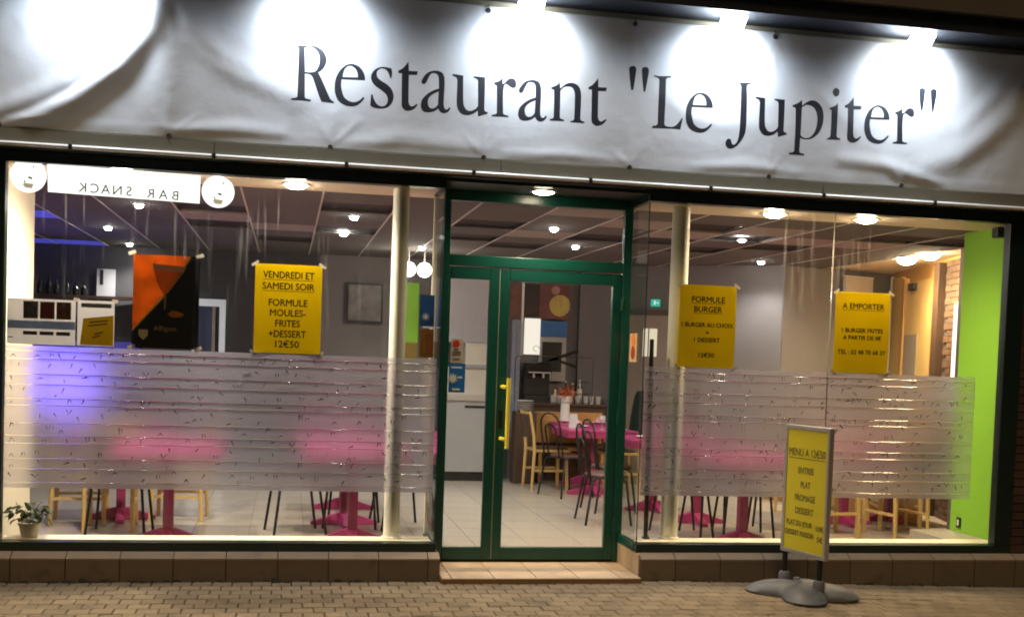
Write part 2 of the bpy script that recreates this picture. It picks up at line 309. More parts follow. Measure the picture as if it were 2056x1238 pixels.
CEILB = mat('ceiling_tile_blue_lit', (0.10, 0.11, 0.55), 0.8, var=0.05, emis=(0.10, 0.10, 0.75), estr=0.55)  # blue light from the bar put into the tile's colour and glow
TBAR = mat('ceiling_bar', (0.62, 0.57, 0.53), 0.5, var=0.04)
FLOOR = mat('floor_tile', (0.43, 0.38, 0.315), 0.28, var=0.07, scale=4, rnd=0.04, stain=(3, 0.6, (0.5, 0.42, 0.34), 0.35))
FGROUT = mat('floor_grout', (0.33, 0.28, 0.23), 0.9)
FASCIA = mat('beige_fascia', (0.17, 0.155, 0.11), 0.7, var=0.12, scale=4, stain=(4, 0.55, (0.16, 0.14, 0.10), 0.5))
RAIL = mat('pale_metal_rail', (0.88, 0.89, 0.90), 0.3, metal=0.0, var=0.06, scale=10)
BEAM = mat('navy_beam', (0.013, 0.016, 0.024), 0.5, var=0.2)
UPPER = mat('dark_render', (0.13, 0.10, 0.08), 0.9, var=0.2, scale=3, bump=0.3)
BRICK = mat('brick', (0.065, 0.035, 0.025), 0.85, var=0.25, scale=25, bump=0.4, rnd=0.25)
BRICKI = mat('brick_inside', (0.11, 0.055, 0.028), 0.85, var=0.25, scale=25, bump=0.4, rnd=0.2)
MORTAR = mat('mortar', (0.07, 0.055, 0.045), 0.95, var=0.2)
WOOD = mat('honey_wood', (0.52, 0.29, 0.09), 0.42, var=0.22, scale=5, stretch=(14, 14, 0.8))
WOODL = mat('pale_wood', (0.62, 0.42, 0.16), 0.45, var=0.15, scale=5, stretch=(14, 14, 0.8))
WOODD = mat('dark_wood', (0.075, 0.042, 0.025), 0.45, var=0.2, scale=6, stretch=(14, 14, 0.8))
BLACK = mat('black', (0.012, 0.012, 0.013), 0.45, var=0.15)
BLACKM = mat('black_metal', (0.02, 0.018, 0.018), 0.35, metal=0.6, var=0.1)
WHITE = mat('white', (0.80, 0.79, 0.77), 0.5, var=0.04)
MAGENTA = mat('magenta', (0.44, 0.045, 0.18), 0.38, var=0.1, scale=5)
MAGP = mat('dull_magenta', (0.30, 0.032, 0.11), 0.5, var=0.2, scale=8)
MAGD = mat('dark_magenta', (0.35, 0.03, 0.12), 0.5, var=0.15)

def gz(x): return -0.02 * max(0.0, x - 4.6)

# ================================================================== GROUND
xs = [-40, -5, 4.6, 20, 60]
mb = MB()
for i in range(len(xs) - 1):
    a, b = xs[i], xs[i+1]
    mb.add([(a, -60, gz(a) - 0.03), (b, -60, gz(b) - 0.03), (b, 0.3, gz(b) - 0.03), (a, 0.3, gz(a) - 0.03)], [(0, 1, 2, 3)])
pavement = struct('pavement', mb, PAVERJ)
PW, GAP = 0.131, 0.005
def paver_mesh(sx=PW, sy=PW):
    h = GAP / 2; e = 0.006
    x0, x1, y0, y1 = h, sx - h, h, sy - h
    vs = [(x0, y0, -0.03), (x1, y0, -0.03), (x1, y1, -0.03), (x0, y1, -0.03), (x0, y0, -e), (x1, y0, -e), (x1, y1, -e), (x0, y1, -e),
          (x0+e, y0+e, 0), (x1-e, y0+e, 0), (x1-e, y1-e, 0), (x0+e, y1-e, 0)]
    fs = [(4,5,9,8),(5,6,10,9),(6,7,11,10),(7,4,8,11),(8,9,10,11),(0,1,5,4),(1,2,6,5),(2,3,7,6),(3,0,4,7)]
    return vs, fs
pv, pf = paver_mesh()
pme = bpy.data.meshes.new('paver'); pme.from_pydata(pv, [], pf); pme.materials.append(PAVER)
cand = []
rows = 26
for r_ in range(rows):
    y = -0.10 - (r_ + 1) * PW
    off = 0 if r_ % 2 else PW / 2
    for c_ in range(-8, 72):
        x = c_ * PW + off
        cand.append((r_, x, y))
def shown(c): r_, x, y = c; return 0 <= r_ <= 8 and 0.05 - 0.02*r_ < x < 7.3 - 0.1 * r_
vis = [c for c in cand if shown(c)]; vis.sort(key=lambda c: -c[0])
keep = set(vis[:300]); rest = MB()
for c in cand:
    r_, x, y = c; z = gz(x) + random.uniform(-0.0025, 0.0025)
    if c in keep:
        o = bpy.data.objects.new('paver', pme); COL.objects.link(o); o.parent = pavement
        o.location = (x, y, z); o.rotation_euler = (random.uniform(-.012, .012), random.uniform(-.012, .012), random.uniform(-.01, .01))
    else:
        rest.add([(a + x, b + y, d + z) for a, b, d in pv], pf)
tag(rest.build('paver_field', PAVER, pavement), kind='stuff')

# ================================================================== PLINTHS, DOORSTEP
def plinth(name, x0, x1, first):
    base = struct(name, MB().box(x0, x1, -0.088, 0.04, -0.2, 0.15).box(x0, x1, -0.02, 0.04, 0.15, 0.19), GROUT)
    b = [x0] + [first + 0.345 * k for k in range(-10, 40) if x0 + 0.06 < first + 0.345 * k < x1 - 0.06] + [x1]
    for i in range(len(b) - 1):
        a, c = b[i] + 0.003, b[i+1] - 0.003
        MB().box(a, c, -0.100, -0.0885, -0.15, 0.158).build('front_tile', PLINTH, base)
        mb = MB(); mb.add([(a, -0.101, 0.160), (c, -0.101, 0.160), (c, -0.03, 0.196), (a, -0.03, 0.196), (a, -0.101, 0.148), (c, -0.101, 0.148), (c, -0.03, 0.184), (a, -0.03, 0.184)],
                          [(0,1,2,3),(4,7,6,5),(0,4,5,1),(1,5,6,2),(2,6,7,3),(3,7,4,0)])
        mb.build('ledge_tile', LEDGE, base)
    return base
pl_l = plinth('plinth', -1.2, 2.925, 0.08)
pl_r = plinth('plinth', 4.390, 8.6, 4.66)
# uneven dark strip along the foot of the plinths
def foot_strip(x0, x1, seed):
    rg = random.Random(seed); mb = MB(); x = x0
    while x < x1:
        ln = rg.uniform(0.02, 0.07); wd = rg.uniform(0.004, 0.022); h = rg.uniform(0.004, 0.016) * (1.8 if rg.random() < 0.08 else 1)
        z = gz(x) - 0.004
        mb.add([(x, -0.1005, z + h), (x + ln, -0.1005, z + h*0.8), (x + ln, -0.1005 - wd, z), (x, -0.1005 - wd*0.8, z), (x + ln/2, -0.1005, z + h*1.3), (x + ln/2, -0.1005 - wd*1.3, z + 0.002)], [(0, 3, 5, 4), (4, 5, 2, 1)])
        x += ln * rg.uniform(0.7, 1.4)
    tag(mb.build('dark_foot_strip', mat('dark_foot', (0.022, 0.018, 0.010), 0.95, var=0.4, scale=40), None), kind='stuff')['label'] = 'thin uneven dark strip along the foot of the tiled plinth'
foot_strip(-0.4, 2.92, 21); foot_strip(4.40, 8.0, 22)
# side of the right plinth facing the doorway
for a, b in ((-0.086, 0.08), (0.083, 0.27), (0.273, 0.46)):
    MB().box(4.378, 4.3895, a, b, 0.03, 0.192).build('side_tile', STEP, pl_r)
struct('plinth_return', MB().box(4.391, 4.47, 0.041, 0.46, -0.2, 0.19), GROUT)
struct('plinth_return', MB().box(2.85, 2.925, 0.041, 0.46, -0.2, 0.19), GROUT)
step = struct('doorstep', MB().box(2.926, 4.377, -0.185, 0.62, -0.15, 0.028), STEPEDGE)
sb = [2.928, 3.0, 3.305, 3.61, 3.915, 4.225, 4.375]
for i in range(len(sb) - 1):
    for a, b in ((-0.19, 0.085), (0.09, 0.43)):
        qbox('step_tile', STEP, step, sb[i] + 0.003, sb[i+1] - 0.003, a, b, 0.0285, 0.04, bevel=0.003)

# ================================================================== FACADE ABOVE THE SHOPFRONT
struct('fascia_wall', MB().box(-3, 9.5, -0.10, 0.0, 2.835, 4.10), FASCIA)
struct('fascia_soffit', MB().box(-3, 9.5, -0.10, 0.0, 2.826, 2.833), FRAME)
trim = [(-1.0, 1.32), (1.324, 3.25), (3.254, 5.65), (5.654, 9.4)]
ft = thing('fascia_trim', (3.5, -0.11, 2.86), 'long beige trim board running below the white banner', 'trim')
for a, b in trim: qbox('board', FASCIA, ft, a, b, -0.152, -0.101, 2.862, 2.943)
rl = thing('metal_rail', (3.5, -0.13, 2.84), 'thin pale metal rail running the whole shopfront under the trim board', 'rail')
MB().tube([(-1.5, -0.163, 2.846), (9, -0.163, 2.846)], 0.0135, 10).build('rod', RAIL, rl, smooth=40)
for x in (0.42, 1.32, 2.19, 3.06, 3.89, 4.78, 5.65, 6.54, 7.4):
    MB().box(x - 0.012, x + 0.012, -0.180, -0.149, 2.828, 2.8615).build('clip', BLACK, rl)
struct('upper_wall', MB().box(-6, 14, -0.12, 0.25, 4.16, 8.0), UPPER)
bm_ = thing('steel_beam', (3.5, -0.12, 4.02), 'dark navy steel beam above the lit banner', 'beam')
qbox('beam', BEAM, bm_, -6, 12, -0.40, -0.101, 4.04, 4.15); qbox('flange', BEAM, bm_, -6, 12, -0.44, -0.1, 4.151, 4.166)
struct('entrance_soffit', MB().box(2.9, 4.39, 0.001, 0.52, 2.806, 2.90), FRAME)
# left pier (barely in view) and right brick pier
struct('left_pier', MB().box(-3, -0.131, -0.03, 0.25, -0.2, 2.825), UPPER)
pier = struct('brick_pier', MB().box(7.425, 9.6, 0.012, 0.25, -0.3, 2.825), MORTAR)
bme = MB().box(0.004, 0.211, -0.012, 0.03, 0.004, 0.061).mesh('brick'); bme.materials.append(BRICK)
for r_ in range(-3, 40):
    z = 0.197 + r_ * 0.065
    if z > 2.76: break
    for c_ in range(4):
        x = 7.43 + c_ * 0.215 - (0.1075 if r_ % 2 and c_ else 0)
        if r_ % 2 and c_ == 3: continue
        if z < 0.196: continue
        o = bpy.data.objects.new('brick', bme); COL.objects.link(o); o.parent = pier; o.location = (x, 0.0, z)
        if r_ % 2 and c_ == 0: o.scale = (0.48, 1, 1)

# ================================================================== ROOM SHELL
FZ, CZ = 0.07, 2.75
struct('floor_slab', MB().box(-3, 10, 0.505, 8, -0.3, FZ - 0.012), FGROUT)
fl = struct('floor', MB().box(-2.6, 9.6, 0.5, 7.5, FZ - 0.0115, FZ - 0.006), FGROUT)
TS = 0.45
fme = MB().box(0.003, TS - 0.003, 0.003, TS - 0.003, -0.0055, 0).mesh('floor_tile'); fme.materials.append(FLOOR)
for i in range(-5, 12):
    for j in range(0, 13):
        x, y = 3.36 + i * TS, 0.53 + j * TS
        if x < 0.6 - 0.0 and y > 4.6: continue
        o = bpy.data.objects.new('floor_tile', fme); COL.objects.link(o); o.parent = fl; o.location = (x, y, FZ)
struct('floor_border', MB().box(-2.6, 1.1, 0.51, 7.5, FZ - 0.0055, FZ - 0.003), FLOOR)
struct('room_roof', MB().box(-3, 10, 0.02, 8, 3.12, 3.3), BLACK)
cl = struct('ceiling', MB().box(-2.5, 7.86, 0.5, 7.2, 2.80, 2.83), BLACK)
G0, GS, Y0 = 0.275, 0.5965, 0.55
tiles = {}
for nm, m in (('n', CEIL), ('d', CEILD), ('p', CEILL), ('b', CEILB)):
    me = MB().box(0.006, GS - 0.006, 0.001, 0.599, 0, 0.02).mesh('ceiling_tile'); me.materials.append(m); tiles[nm] = me
DARK = {(1,2),(1,4),(3,1),(3,4),(5,2),(5,4),(9,2),(9,4),(8,1),(8,3),(11,1),(7,3),(6,5),(2,6),(10,3),(12,1)}
PALE = {(1,3),(6,0),(9,1),(8,2),(10,2),(6,3),(11,2),(7,1),(2,4)}
for i in range(-5, 13):
    for j in range(0, 11):
        x, y = G0 + i * GS, Y0 + j * 0.6
        if x > 7.6: continue
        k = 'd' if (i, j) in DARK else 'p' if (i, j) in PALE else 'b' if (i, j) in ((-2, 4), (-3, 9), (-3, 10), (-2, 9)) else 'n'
        o = bpy.data.objects.new('ceiling_tile', tiles[k]); COL.objects.link(o); o.parent = cl
        o.location = (x, y, CZ + (0.006 if k != 'd' else 0.03))
mb = MB()
for i in range(-5, 14):
    x = G0 + i * GS; mb.box(x - 0.0075, x + 0.0075, 0.551, 7.1, CZ, CZ + 0.0045)
tag(mb.build('ceiling_bars', TBAR, cl), kind='stuff')
struct('window_soffit', MB().box(-2.5, 2.86, 0.062, 0.535, CZ + 0.003, CZ + 0.06), CREAM)
struct('window_soffit', MB().box(4.415, 7.45, 0.062, 0.535, CZ + 0.003, CZ + 0.06), CREAM)
struct('window_soffit', MB().box(2.861, 4.414, 0.521, 0.535, CZ + 0.003, CZ + 0.2), CREAM)
struct('window_soffit', MB().box(7.451, 8.15, 0.062, 0.50, CZ + 0.004, CZ + 0.06), CREAM)
struct('alcove_ceiling', MB().box(7.87, 9.6, 2.02, 6.2, CZ + 0.02, CZ + 0.06), CREAM)
def wall(name, p, q, z0, z1, m, th=0.08, side=1):
    p, q = Vector((*p, 0)), Vector((*q, 0)); d = (q - p).normalized(); nn = Vector((-d.y, d.x, 0)) * th * side
    b = [p, q, q + nn, p + nn]
    return struct(name, MB().add([(v.x, v.y, z0) for v in b] + [(v.x, v.y, z1) for v in b], [(0,3,2,1),(4,5,6,7),(0,1,5,4),(1,2,6,5),(2,3,7,6),(3,0,4,7)]), m)
wall('back_wall', (-2.45, 6.75), (2.20, 6.20), 0, 3.1, GREYD)
wall('back_wall', (2.20, 6.20), (5.45, 6.10), 0, 3.1, GREYW)
wall('back_wall', (5.45, 6.02), (7.46, 4.43), 0, 3.1, GREYW)
wall('back_wall', (7.47, 4.43), (9.25, 5.08), 0, 3.1, GREYW)
ALC0, ALC1 = Vector((8.35, 2.03, 0)), Vector((9.17, 5.07, 0))
wall('alcove_wall', (8.35, 2.03), (9.20, 5.18), 0, 3.1, WOOD, side=-1)
struct('right_side_wall', MB().box(8.152, 8.5, 0.31, 2.0, 0, 3.11), GREYW)
struct('lime_wing_wall', MB().box(7.385, 7.60, 0.062, 0.745, 0.2625, 2.80), GREENW)
struct('corner_ledge', MB().box(7.02, 7.60, 0.236, 0.752, 0.0, 0.262), FLOOR)

struct('left_side_wall', MB().box(-2.56, -2.46, 0, 7.2, 0, 3.1), GREYD)
struct('window_wing_wall', MB().box(-0.20, -0.028, 0.055, 0.98, 0, 2.79), CREAM)
struct('front_wall_return', MB().box(7.601, 8.6, 0.251, 0.30, 0, 3.1), CREAM)
struct('inner_sill', MB().box(-0.025, 2.872, 0.042, 0.235, 0.0, 0.263), CREAM)
struct('inner_sill', MB().box(4.405, 7.42, 0.042, 0.235, 0.0, 0.263), CREAM)

# ================================================================== SHOP WINDOWS
def film(parent, x0, x1, seed):
    rg = random.Random(seed)
    z0, z1 = 0.612, 1.556
    z = z1 - 0.035; k = 0; zs = []
    while z > z0 + 0.03:
        zs.append(z); z -= (0.052, 0.101, 0.068, 0.092, 0.045, 0.118, 0.083)[k % 7]; k += 1
    edges = [z1] + zs + [z0]
    for i in range(len(edges) - 1):
        hi = edges[i] - (0.0031 if i else 0); lo = edges[i+1] + (0.0031 if i < len(edges) - 2 else 0)
        MB().box(x0, x1, 0.0105, 0.0135, lo, hi).build('frosted_strip', FILM, parent)
    for z in zs:                                        # clear ribs between the frosted strips
        MB().tube([(x0 + 0.002, 0.0140, z), (x1 - 0.002, 0.0140, z)], 0.0029, 16).build('clear_rib', RIB, parent, smooth=80)
    dk, br = MB(), MB(); nd = 0
    def mark(b, x, z, ang, ln, th):
        c, s = math.cos(ang) * ln / 2, math.sin(ang) * ln / 2; nx, nz = -math.sin(ang) * th / 2, math.cos(ang) * th / 2
        ya, yb = 0.0088, 0.0100
        p = [(x-c-nx*.3, z-s-nz*.3), (x+c-nx, z+s-nz), (x+c+nx, z+s+nz), (x-c+nx*.3, z-s+nz*.3)]
        b.add([(a, ya, d) for a, d in p] + [(a, yb, d) for a, d in p], [(0,1,2,3),(7,6,5,4),(0,4,5,1),(1,5,6,2),(2,6,7,3),(3,7,4,0)])
    for i in range(len(zs) - 1):
        lo, hi = zs[i+1] + 0.014, zs[i] - 0.014; x = x0 + 0.04
        while x < x1 - 0.05:
            z = rg.uniform(lo, hi); a = rg.choice([1.1, 2.0, 0.85, 2.3, 1.57, 1.3, 1.9, 0.3]) + rg.uniform(-.2, .2); ln = rg.uniform(0.020, 0.042)
            b = br if rg.random() < 0.16 else dk
            if b is br: c_, s_ = math.cos(a)*ln*0.55, math.sin(a)*ln*0.55; br.tube([(x - c_, 0.0155, z - s_), (x + c_, 0.0155, z + s_)], [0.003, 0.0055], 8)
            else: mark(b, x, z, a, ln, rg.uniform(0.006, 0.011))
            if b is dk and rg.random() < 0.4: mark(b, x + 0.018, z + 0.002, math.pi - a, ln * 0.8, 0.007)
            x += rg.choice([0.05, 0.08, 0.11, 0.17]) * rg.uniform(0.8, 1.2)
    tag(dk.build('dark_cut_marks', TICK, parent), kind='stuff'); tag(br.build('bright_cut_marks', SHARD, parent), kind='stuff')
wl = thing('shop_window', (1.45, 0.0, 0.195), 'large shop window left of the door, with BAR SNACK sign, orange poster and frosted band', 'window')
qbox('bottom_rail', FRAME, wl, -0.13, 2.90, -0.03, 0.041, 0.1965, 0.258, 0.004)
qbox('header', FRAME, wl, -0.13, 2.90, -0.03, 0.06, 2.751, 2.8255, 0.004)
qbox('side_post', FRAME, wl, -0.13, -0.001, -0.032, 0.05, 0.2585, 2.7505, 0.004)
qbox('pane', GLASS, wl, 0.0, 2.890, 0.0, 0.008, 0.2585, 2.7505)
qbox('side_pane', GLASS, wl, 2.8825, 2.8905, 0.0085, 0.438, 0.2585, 2.7505)
qbox('side_rail', DOORG, wl, 2.865, 2.905, 0.0415, 0.438, 0.1965, 0.258)
qbox('side_header', FRAME, wl, 2.865, 2.905, 0.0605, 0.438, 2.751, 2.8055)
qbox('corner_bead', BLACK, wl, 2.8910, 2.8955, -0.002, 0.008, 0.2585, 2.7505)
qbox('inner_bead', CREAM, wl, 2.868, 2.8820, 0.40, 0.436, 0.2585, 2.7505)
film(wl, 0.004, 2.868, 3)
wr = thing('shop_window', (5.83, 0.0, 0.195), 'large shop window right of the door, with two yellow posters and frosted band', 'window')
qbox('bottom_rail', FRAME, wr, 4.378, 7.42, -0.03, 0.041, 0.1965, 0.258, 0.004)
qbox('header', FRAME, wr, 4.378, 7.42, -0.03, 0.06, 2.751, 2.8255, 0.004)
qbox('side_post', FRAME, wr, 7.275, 7.42, -0.032, 0.05, 0.2585, 2.7505, 0.004)
qbox('pane', GLASS, wr, 4.3885, 5.833, 0.0, 0.008, 0.2585, 2.7505)
qbox('pane', GLASS, wr, 5.839, 7.275, 0.0, 0.008, 0.2585, 2.7505)
qbox('joint_bead', mat('clear_silicone', (0.6, 0.57, 0.52), 0.3, trans=0.5), wr, 5.8333, 5.8387, -0.001, 0.009, 0.2585, 2.7505)
qbox('side_pane', GLASS, wr, 4.3885, 4.3965, 0.0085, 0.438, 0.2585, 2.7505)
qbox('side_rail', DOORG, wr, 4.376, 4.412, 0.0415, 0.438, 0.1965, 0.258)
qbox('side_header', FRAME, wr, 4.376, 4.412, 0.0605, 0.438, 2.751, 2.8055)
qbox('corner_bead', BLACK, wr, 4.3835, 4.3880, -0.002, 0.010, 0.2585, 2.7505)
film(wr, 4.402, 7.07, 9)

# ================================================================== ENTRANCE DOOR
dr = thing('entrance_door', (3.66, 0.46, 0.04), 'green glazed double entrance door with yellow pull handle and transom pane', 'door')
Y1, Y2 = 0.440, 0.500
fr = MB()
fr.box(2.93, 3.000, Y1, Y2, 0.042, 2.735).box(4.338, 4.404, Y1, Y2, 0.042, 2.735).box(2.93, 4.404, Y1, Y2, 2.7355, 2.8055).box(3.0005, 4.3375, Y1, Y2, 2.256, 2.336)
fr.build('door_frame', DOORG, dr, bevel=0.004)
def leaf(nm, x0, x1, st, sl=None):
    sl = sl or st
    g = MB(); ya, yb = 0.448, 0.494
    g.box(x0, x0 + sl, ya, yb, 0.055, 2.247).box(x1 - st, x1, ya, yb, 0.055, 2.247)
    g.box(x0 + sl + 0.0003, x1 - st - 0.0003, ya, yb, 2.160, 2.247).box(x0 + sl + 0.0003, x1 - st - 0.0003, ya, yb, 0.055, 0.148)
    o = g.build(nm, DOORG, dr, bevel=0.004)
    qbox('pane', GLASS, o, x0 + sl + 0.0005, x1 - st - 0.0005, 0.466, 0.474, 0.1485, 2.1595)
    return o
lf = leaf('fixed_leaf', 3.002, 3.383, 0.074, 0.012)
rf = leaf('opening_leaf', 3.390, 4.334, 0.070)
qbox('transom_pane', GLASS, dr, 3.0005, 4.3375, 0.466, 0.474, 2.3365, 2.735)
qbox('rubber_seal', mat('pale_seal', (0.35, 0.34, 0.30), 0.5), dr, 3.3835, 3.3895, 0.452, 0.470, 0.06, 2.246)
qbox('threshold', mat('tan_threshold', (0.42, 0.26, 0.13), 0.6), dr, 2.93, 4.404, 0.505, 0.62, 0.0405, 0.066)
hb = MB(); BRASS = mat('yellow_handle', (0.80, 0.66, 0.06), 0.3, var=0.05)
hb.tube([(3.462, 0.365, 0.905), (3.462, 0.365, 1.433)], 0.0155, 14)
h = hb.build('pull_handle', BRASS, rf, smooth=40)
for z in (0.975, 1.365): MB().tube([(3.452, 0.362, z), (3.432, 0.40, z), (3.428, 0.4475, z)], 0.015, 12).build('mount', BRASS, h, smooth=40)
for z in (0.32, 1.15, 2.02): MB().cyl((4.336, 0.441, z - 0.05), (4.336, 0.441, z + 0.05), 0.009, 10).build('hinge', DOORG, rf, smooth=40)
qbox('lock_plate', BLACKM, rf, 3.412, 3.440, 0.4445, 0.4478, 1.05, 1.19, 0.002)
MB().cyl((3.426, 0.437, 1.09), (3.426, 0.4444, 1.09), 0.010, 12).build('lock_cylinder', BLACKM, rf, smooth=40)
# printed panel on the opening leaf: rounded outline, crossed black strokes, illegible small print
pts = []
for cx, cz, a0 in ((4.105, 1.575, 0), (3.555, 1.575, 90), (3.555, 1.285, 180), (4.105, 1.285, 270)):
    for k in range(6): a = R(a0 + k * 18); pts.append((cx + 0.028 * math.cos(a), 0.4635, cz + 0.028 * math.sin(a)))
MB().tube(pts, 0.0028, 5, closed=True).build('printed_outline', BLACK, rf)
cross = MB()
def stroke(b, p, q, w0, w1):
    d = Vector((q[0]-p[0], 0, q[1]-p[1])).normalized(); nx, nz = -d.z, d.x
    mx_, mz_ = (p[0]+q[0])/2, (p[1]+q[1])/2
    b.prism([(p[0]-nx*w0, p[1]-nz*w0), (mx_-nx*w1*.8, mz_-nz*w1*.8), (q[0]-nx*w1, q[1]-nz*w1), (q[0]+nx*w1, q[1]+nz*w1), (mx_+nx*w1*.8, mz_+nz*w1*.8), (p[0]+nx*w0, p[1]+nz*w0)], 0.4600, 0.4625)
stroke(cross, (3.63, 1.525), (3.86, 1.595), 0.008, 0.010); stroke(cross, (3.78, 1.572), (4.015, 1.655), 0.009, 0.015)
stroke(cross, (3.80, 1.592), (4.00, 1.532), 0.010, 0.013)
cross.build('printed_cross', BLACK, rf)
pr = MB(); rg = random.Random(4)
for z, a, b in ((1.418, 4.02, 4.10), (1.375, 4.02, 4.06), (1.325, 4.0, 4.10)):
    x = a
    while x < b: wd = rg.uniform(0.006, 0.016); pr.box(x, x + wd, 0.4605, 0.4625, z - 0.008, z + 0.008); x += wd + 0.007
pr.build('small_print', mat('faded_print', (0.05, 0.045, 0.045), 0.6), rf)

# ================================================================== BANNER
FOLDS = [  # polyline of (x, z), height, width
 ([(0.955, 3.98), (0.84, 3.64), (0.66, 3.43), (0.40, 3.21), (0.15, 3.06), (-0.06, 2.98)], -0.016, 0.035),
 ([(0.97, 3.98), (1.10, 3.66), (1.30, 3.50), (1.52, 3.40)], -0.005, 0.04),
 ([(0.99, 3.98), (0.89, 3.63), (0.71, 3.39), (0.44, 3.16), (0.17, 3.01), (-0.04, 2.92)], 0.042, 0.085),
 ([(1.02, 3.98), (1.18, 3.62), (1.37, 3.46), (1.6, 3.35), (1.86, 3.27)], 0.014, 0.085),
 ([(1.0, 3.98), (1.01, 3.45), (1.03, 2.97)], 0.022, 0.13),
 ([(1.05, 2.96), (1.22, 3.02), (1.45, 3.04), (1.74, 3.03)], 0.012, 0.05),
 ([(-0.3, 2.98), (-0.01, 3.07), (0.17, 3.16), (0.35, 3.27)], 0.016, 0.06),
 ([(7.29, 3.95), (7.14, 3.54), (6.92, 3.34), (6.71, 3.18), (6.47, 3.11)], 0.020, 0.10),
 ([(5.79, 3.12), (6.14, 3.1), (6.43, 3.03), (6.68, 2.93)], 0.012, 0.055),
 ([(5.4, 3.73), (5.65, 3.54), (5.89, 3.34)], 0.004, 0.06),
 ([(4.4, 3.48), (4.62, 3.34), (4.85, 3.3), (5.19, 3.33)], 0.004, 0.06),
 ([(2.17, 2.97), (2.54, 3.05), (3.09, 3.03)], 0.008, 0.06),
 ([(3.3, 2.97), (3.7, 3.02), (4.15, 2.98)], 0.006, 0.05),
 ([(4.68, 2.98), (5.05, 3.03), (5.44, 2.99)], 0.008, 0.05),
 ([(6.75, 3.42), (7.01, 3.68), (7.22, 3.99)], 0.010, 0.07),
 ([(0.1, 3.98), (0.2, 3.7), (0.05, 3.45)], 0.006, 0.07),
]
rg = random.Random(31)
for i in range(8):                                       # short creases pulled from the eyelets
    ex = -0.02 + 1.05*i
    for dx, dz in ((rg.uniform(0.06, 0.2), rg.uniform(0.12, 0.22)), (-rg.uniform(0.06, 0.2), rg.uniform(0.10, 0.2)), (rg.uniform(-0.03, 0.03), rg.uniform(0.2, 0.32))):
        FOLDS.append(([(ex, 2.962), (ex + dx, 2.962 + dz)], rg.uniform(0.0018, 0.0035), rg.uniform(0.018, 0.03)))
        FOLDS.append(([(ex, 3.962), (ex + dx*0.8, 3.962 - dz*0.9)], rg.uniform(0.0015, 0.003), rg.uniform(0.016, 0.026)))
def banner_y(X, Z):
    X, Z = np.asarray(X, float), np.asarray(Z, float); h = np.zeros_like(X)
    for poly, amp, wd in FOLDS:
        best = np.full_like(X, 9.0); tt = np.zeros_like(X); n = len(poly) - 1
        for i in range(n):
            (ax, az), (bx, bz) = poly[i], poly[i+1]; dx, dz = bx-ax, bz-az
            t = np.clip(((X-ax)*dx + (Z-az)*dz) / (dx*dx+dz*dz), 0, 1)
            d = np.hypot(X-ax-t*dx, Z-az-t*dz); m_ = d < best
            best = np.where(m_, d, best); tt = np.where(m_, (i+t)/n, tt)
        h += amp * np.exp(-(best/wd)**2) * (0.55 + 0.45*np.sin(np.pi*np.clip(tt*1.1, 0, 1)))
    h += 0.004*np.sin(X*2.1+0.5)*np.sin(Z*3.0) + 0.0007*np.sin(X*9+Z*5) + 0.0005*np.sin(X*14-Z*11)
    edge = np.minimum((Z-2.93)/0.12, 1.0)
    pull = np.abs(np.sin(np.pi*(X+0.02)/1.05))            # the hem swings out between the eyelets
    h += 0.005*pull*np.clip(1-edge, 0, 1)
    return -0.135 - h * np.clip((Z - 2.925) / 0.09, 0.08, 1.0)
nx, nz = 520, 84
gx = np.linspace(-0.9, 7.62, nx); gzz = np.linspace(0, 1, nz)
GX, GT = np.meshgrid(gx, gzz)
bot = 2.946 + 0.002*np.cos(2*np.pi*(GX+0.02)/1.05) ; top = 3.995
GZ = bot + (top-bot)*GT
GY = banner_y(GX, GZ)
vs = np.stack([GX, GY, GZ], -1).reshape(-1, 3)
fs = []
for j in range(nz-1):
    o_ = j*nx
    fs += [(o_+i, o_+i+1, o_+nx+i+1, o_+nx+i) for i in range(nx-1)]
bn = thing('banner', (3.3, -0.15, 2.94), 'long white tarpaulin banner reading Restaurant "Le Jupiter" lit by floodlights', 'banner')
me = bpy.data.meshes.new('sheet'); me.from_pydata(vs.tolist(), [], fs)
me.polygons.foreach_set('use_smooth', [True]*len(me.polygons))
TARP = mat('tarpaulin', (0.63, 0.66, 0.71), 0.6, var=0.05, scale=2, bump=0.35, bscale=7, stain=(1.4, 0.56, (0.50, 0.48, 0.43), 0.45))
sheet = mk('sheet', me, TARP, bn)
sd = sheet.modifiers.new('thickness', 'SOLIDIFY'); sd.thickness = 0.0015; sd.offset = 1.0
INK = mat('black_ink', (0.013, 0.014, 0.022), 0.5, var=0.1)
for ch, cx, cz in LETTERS:
    me = outline_mesh([crom([(a/1000, b/1000, c) for a, b, c in ct]) for ct in GLYPHS[ch]])
    bmx = bmesh.new(); bmx.from_mesh(me); bmesh.ops.triangulate(bmx, faces=bmx.faces)
    bmesh.ops.subdivide_edges(bmx, edges=[e for e in bmx.edges if e.calc_length() > 0.035], cuts=3, use_grid_fill=True); bmesh.ops.triangulate(bmx, faces=bmx.faces)
    bmx.to_mesh(me); bmx.free()
    co = np.array([v.co[:] for v in me.vertices]); X, Z = co[:, 0] + cx, co[:, 1] + cz
    Y = banner_y(X, Z) - 0.0020
    for v, a, b, c in zip(me.vertices, X, Y, Z): v.co = (a, b, c)
    mk('letter', me, INK, bn)
EYE = mat('eyelet_metal', (0.10, 0.10, 0.10), 0.4, metal=0.7)
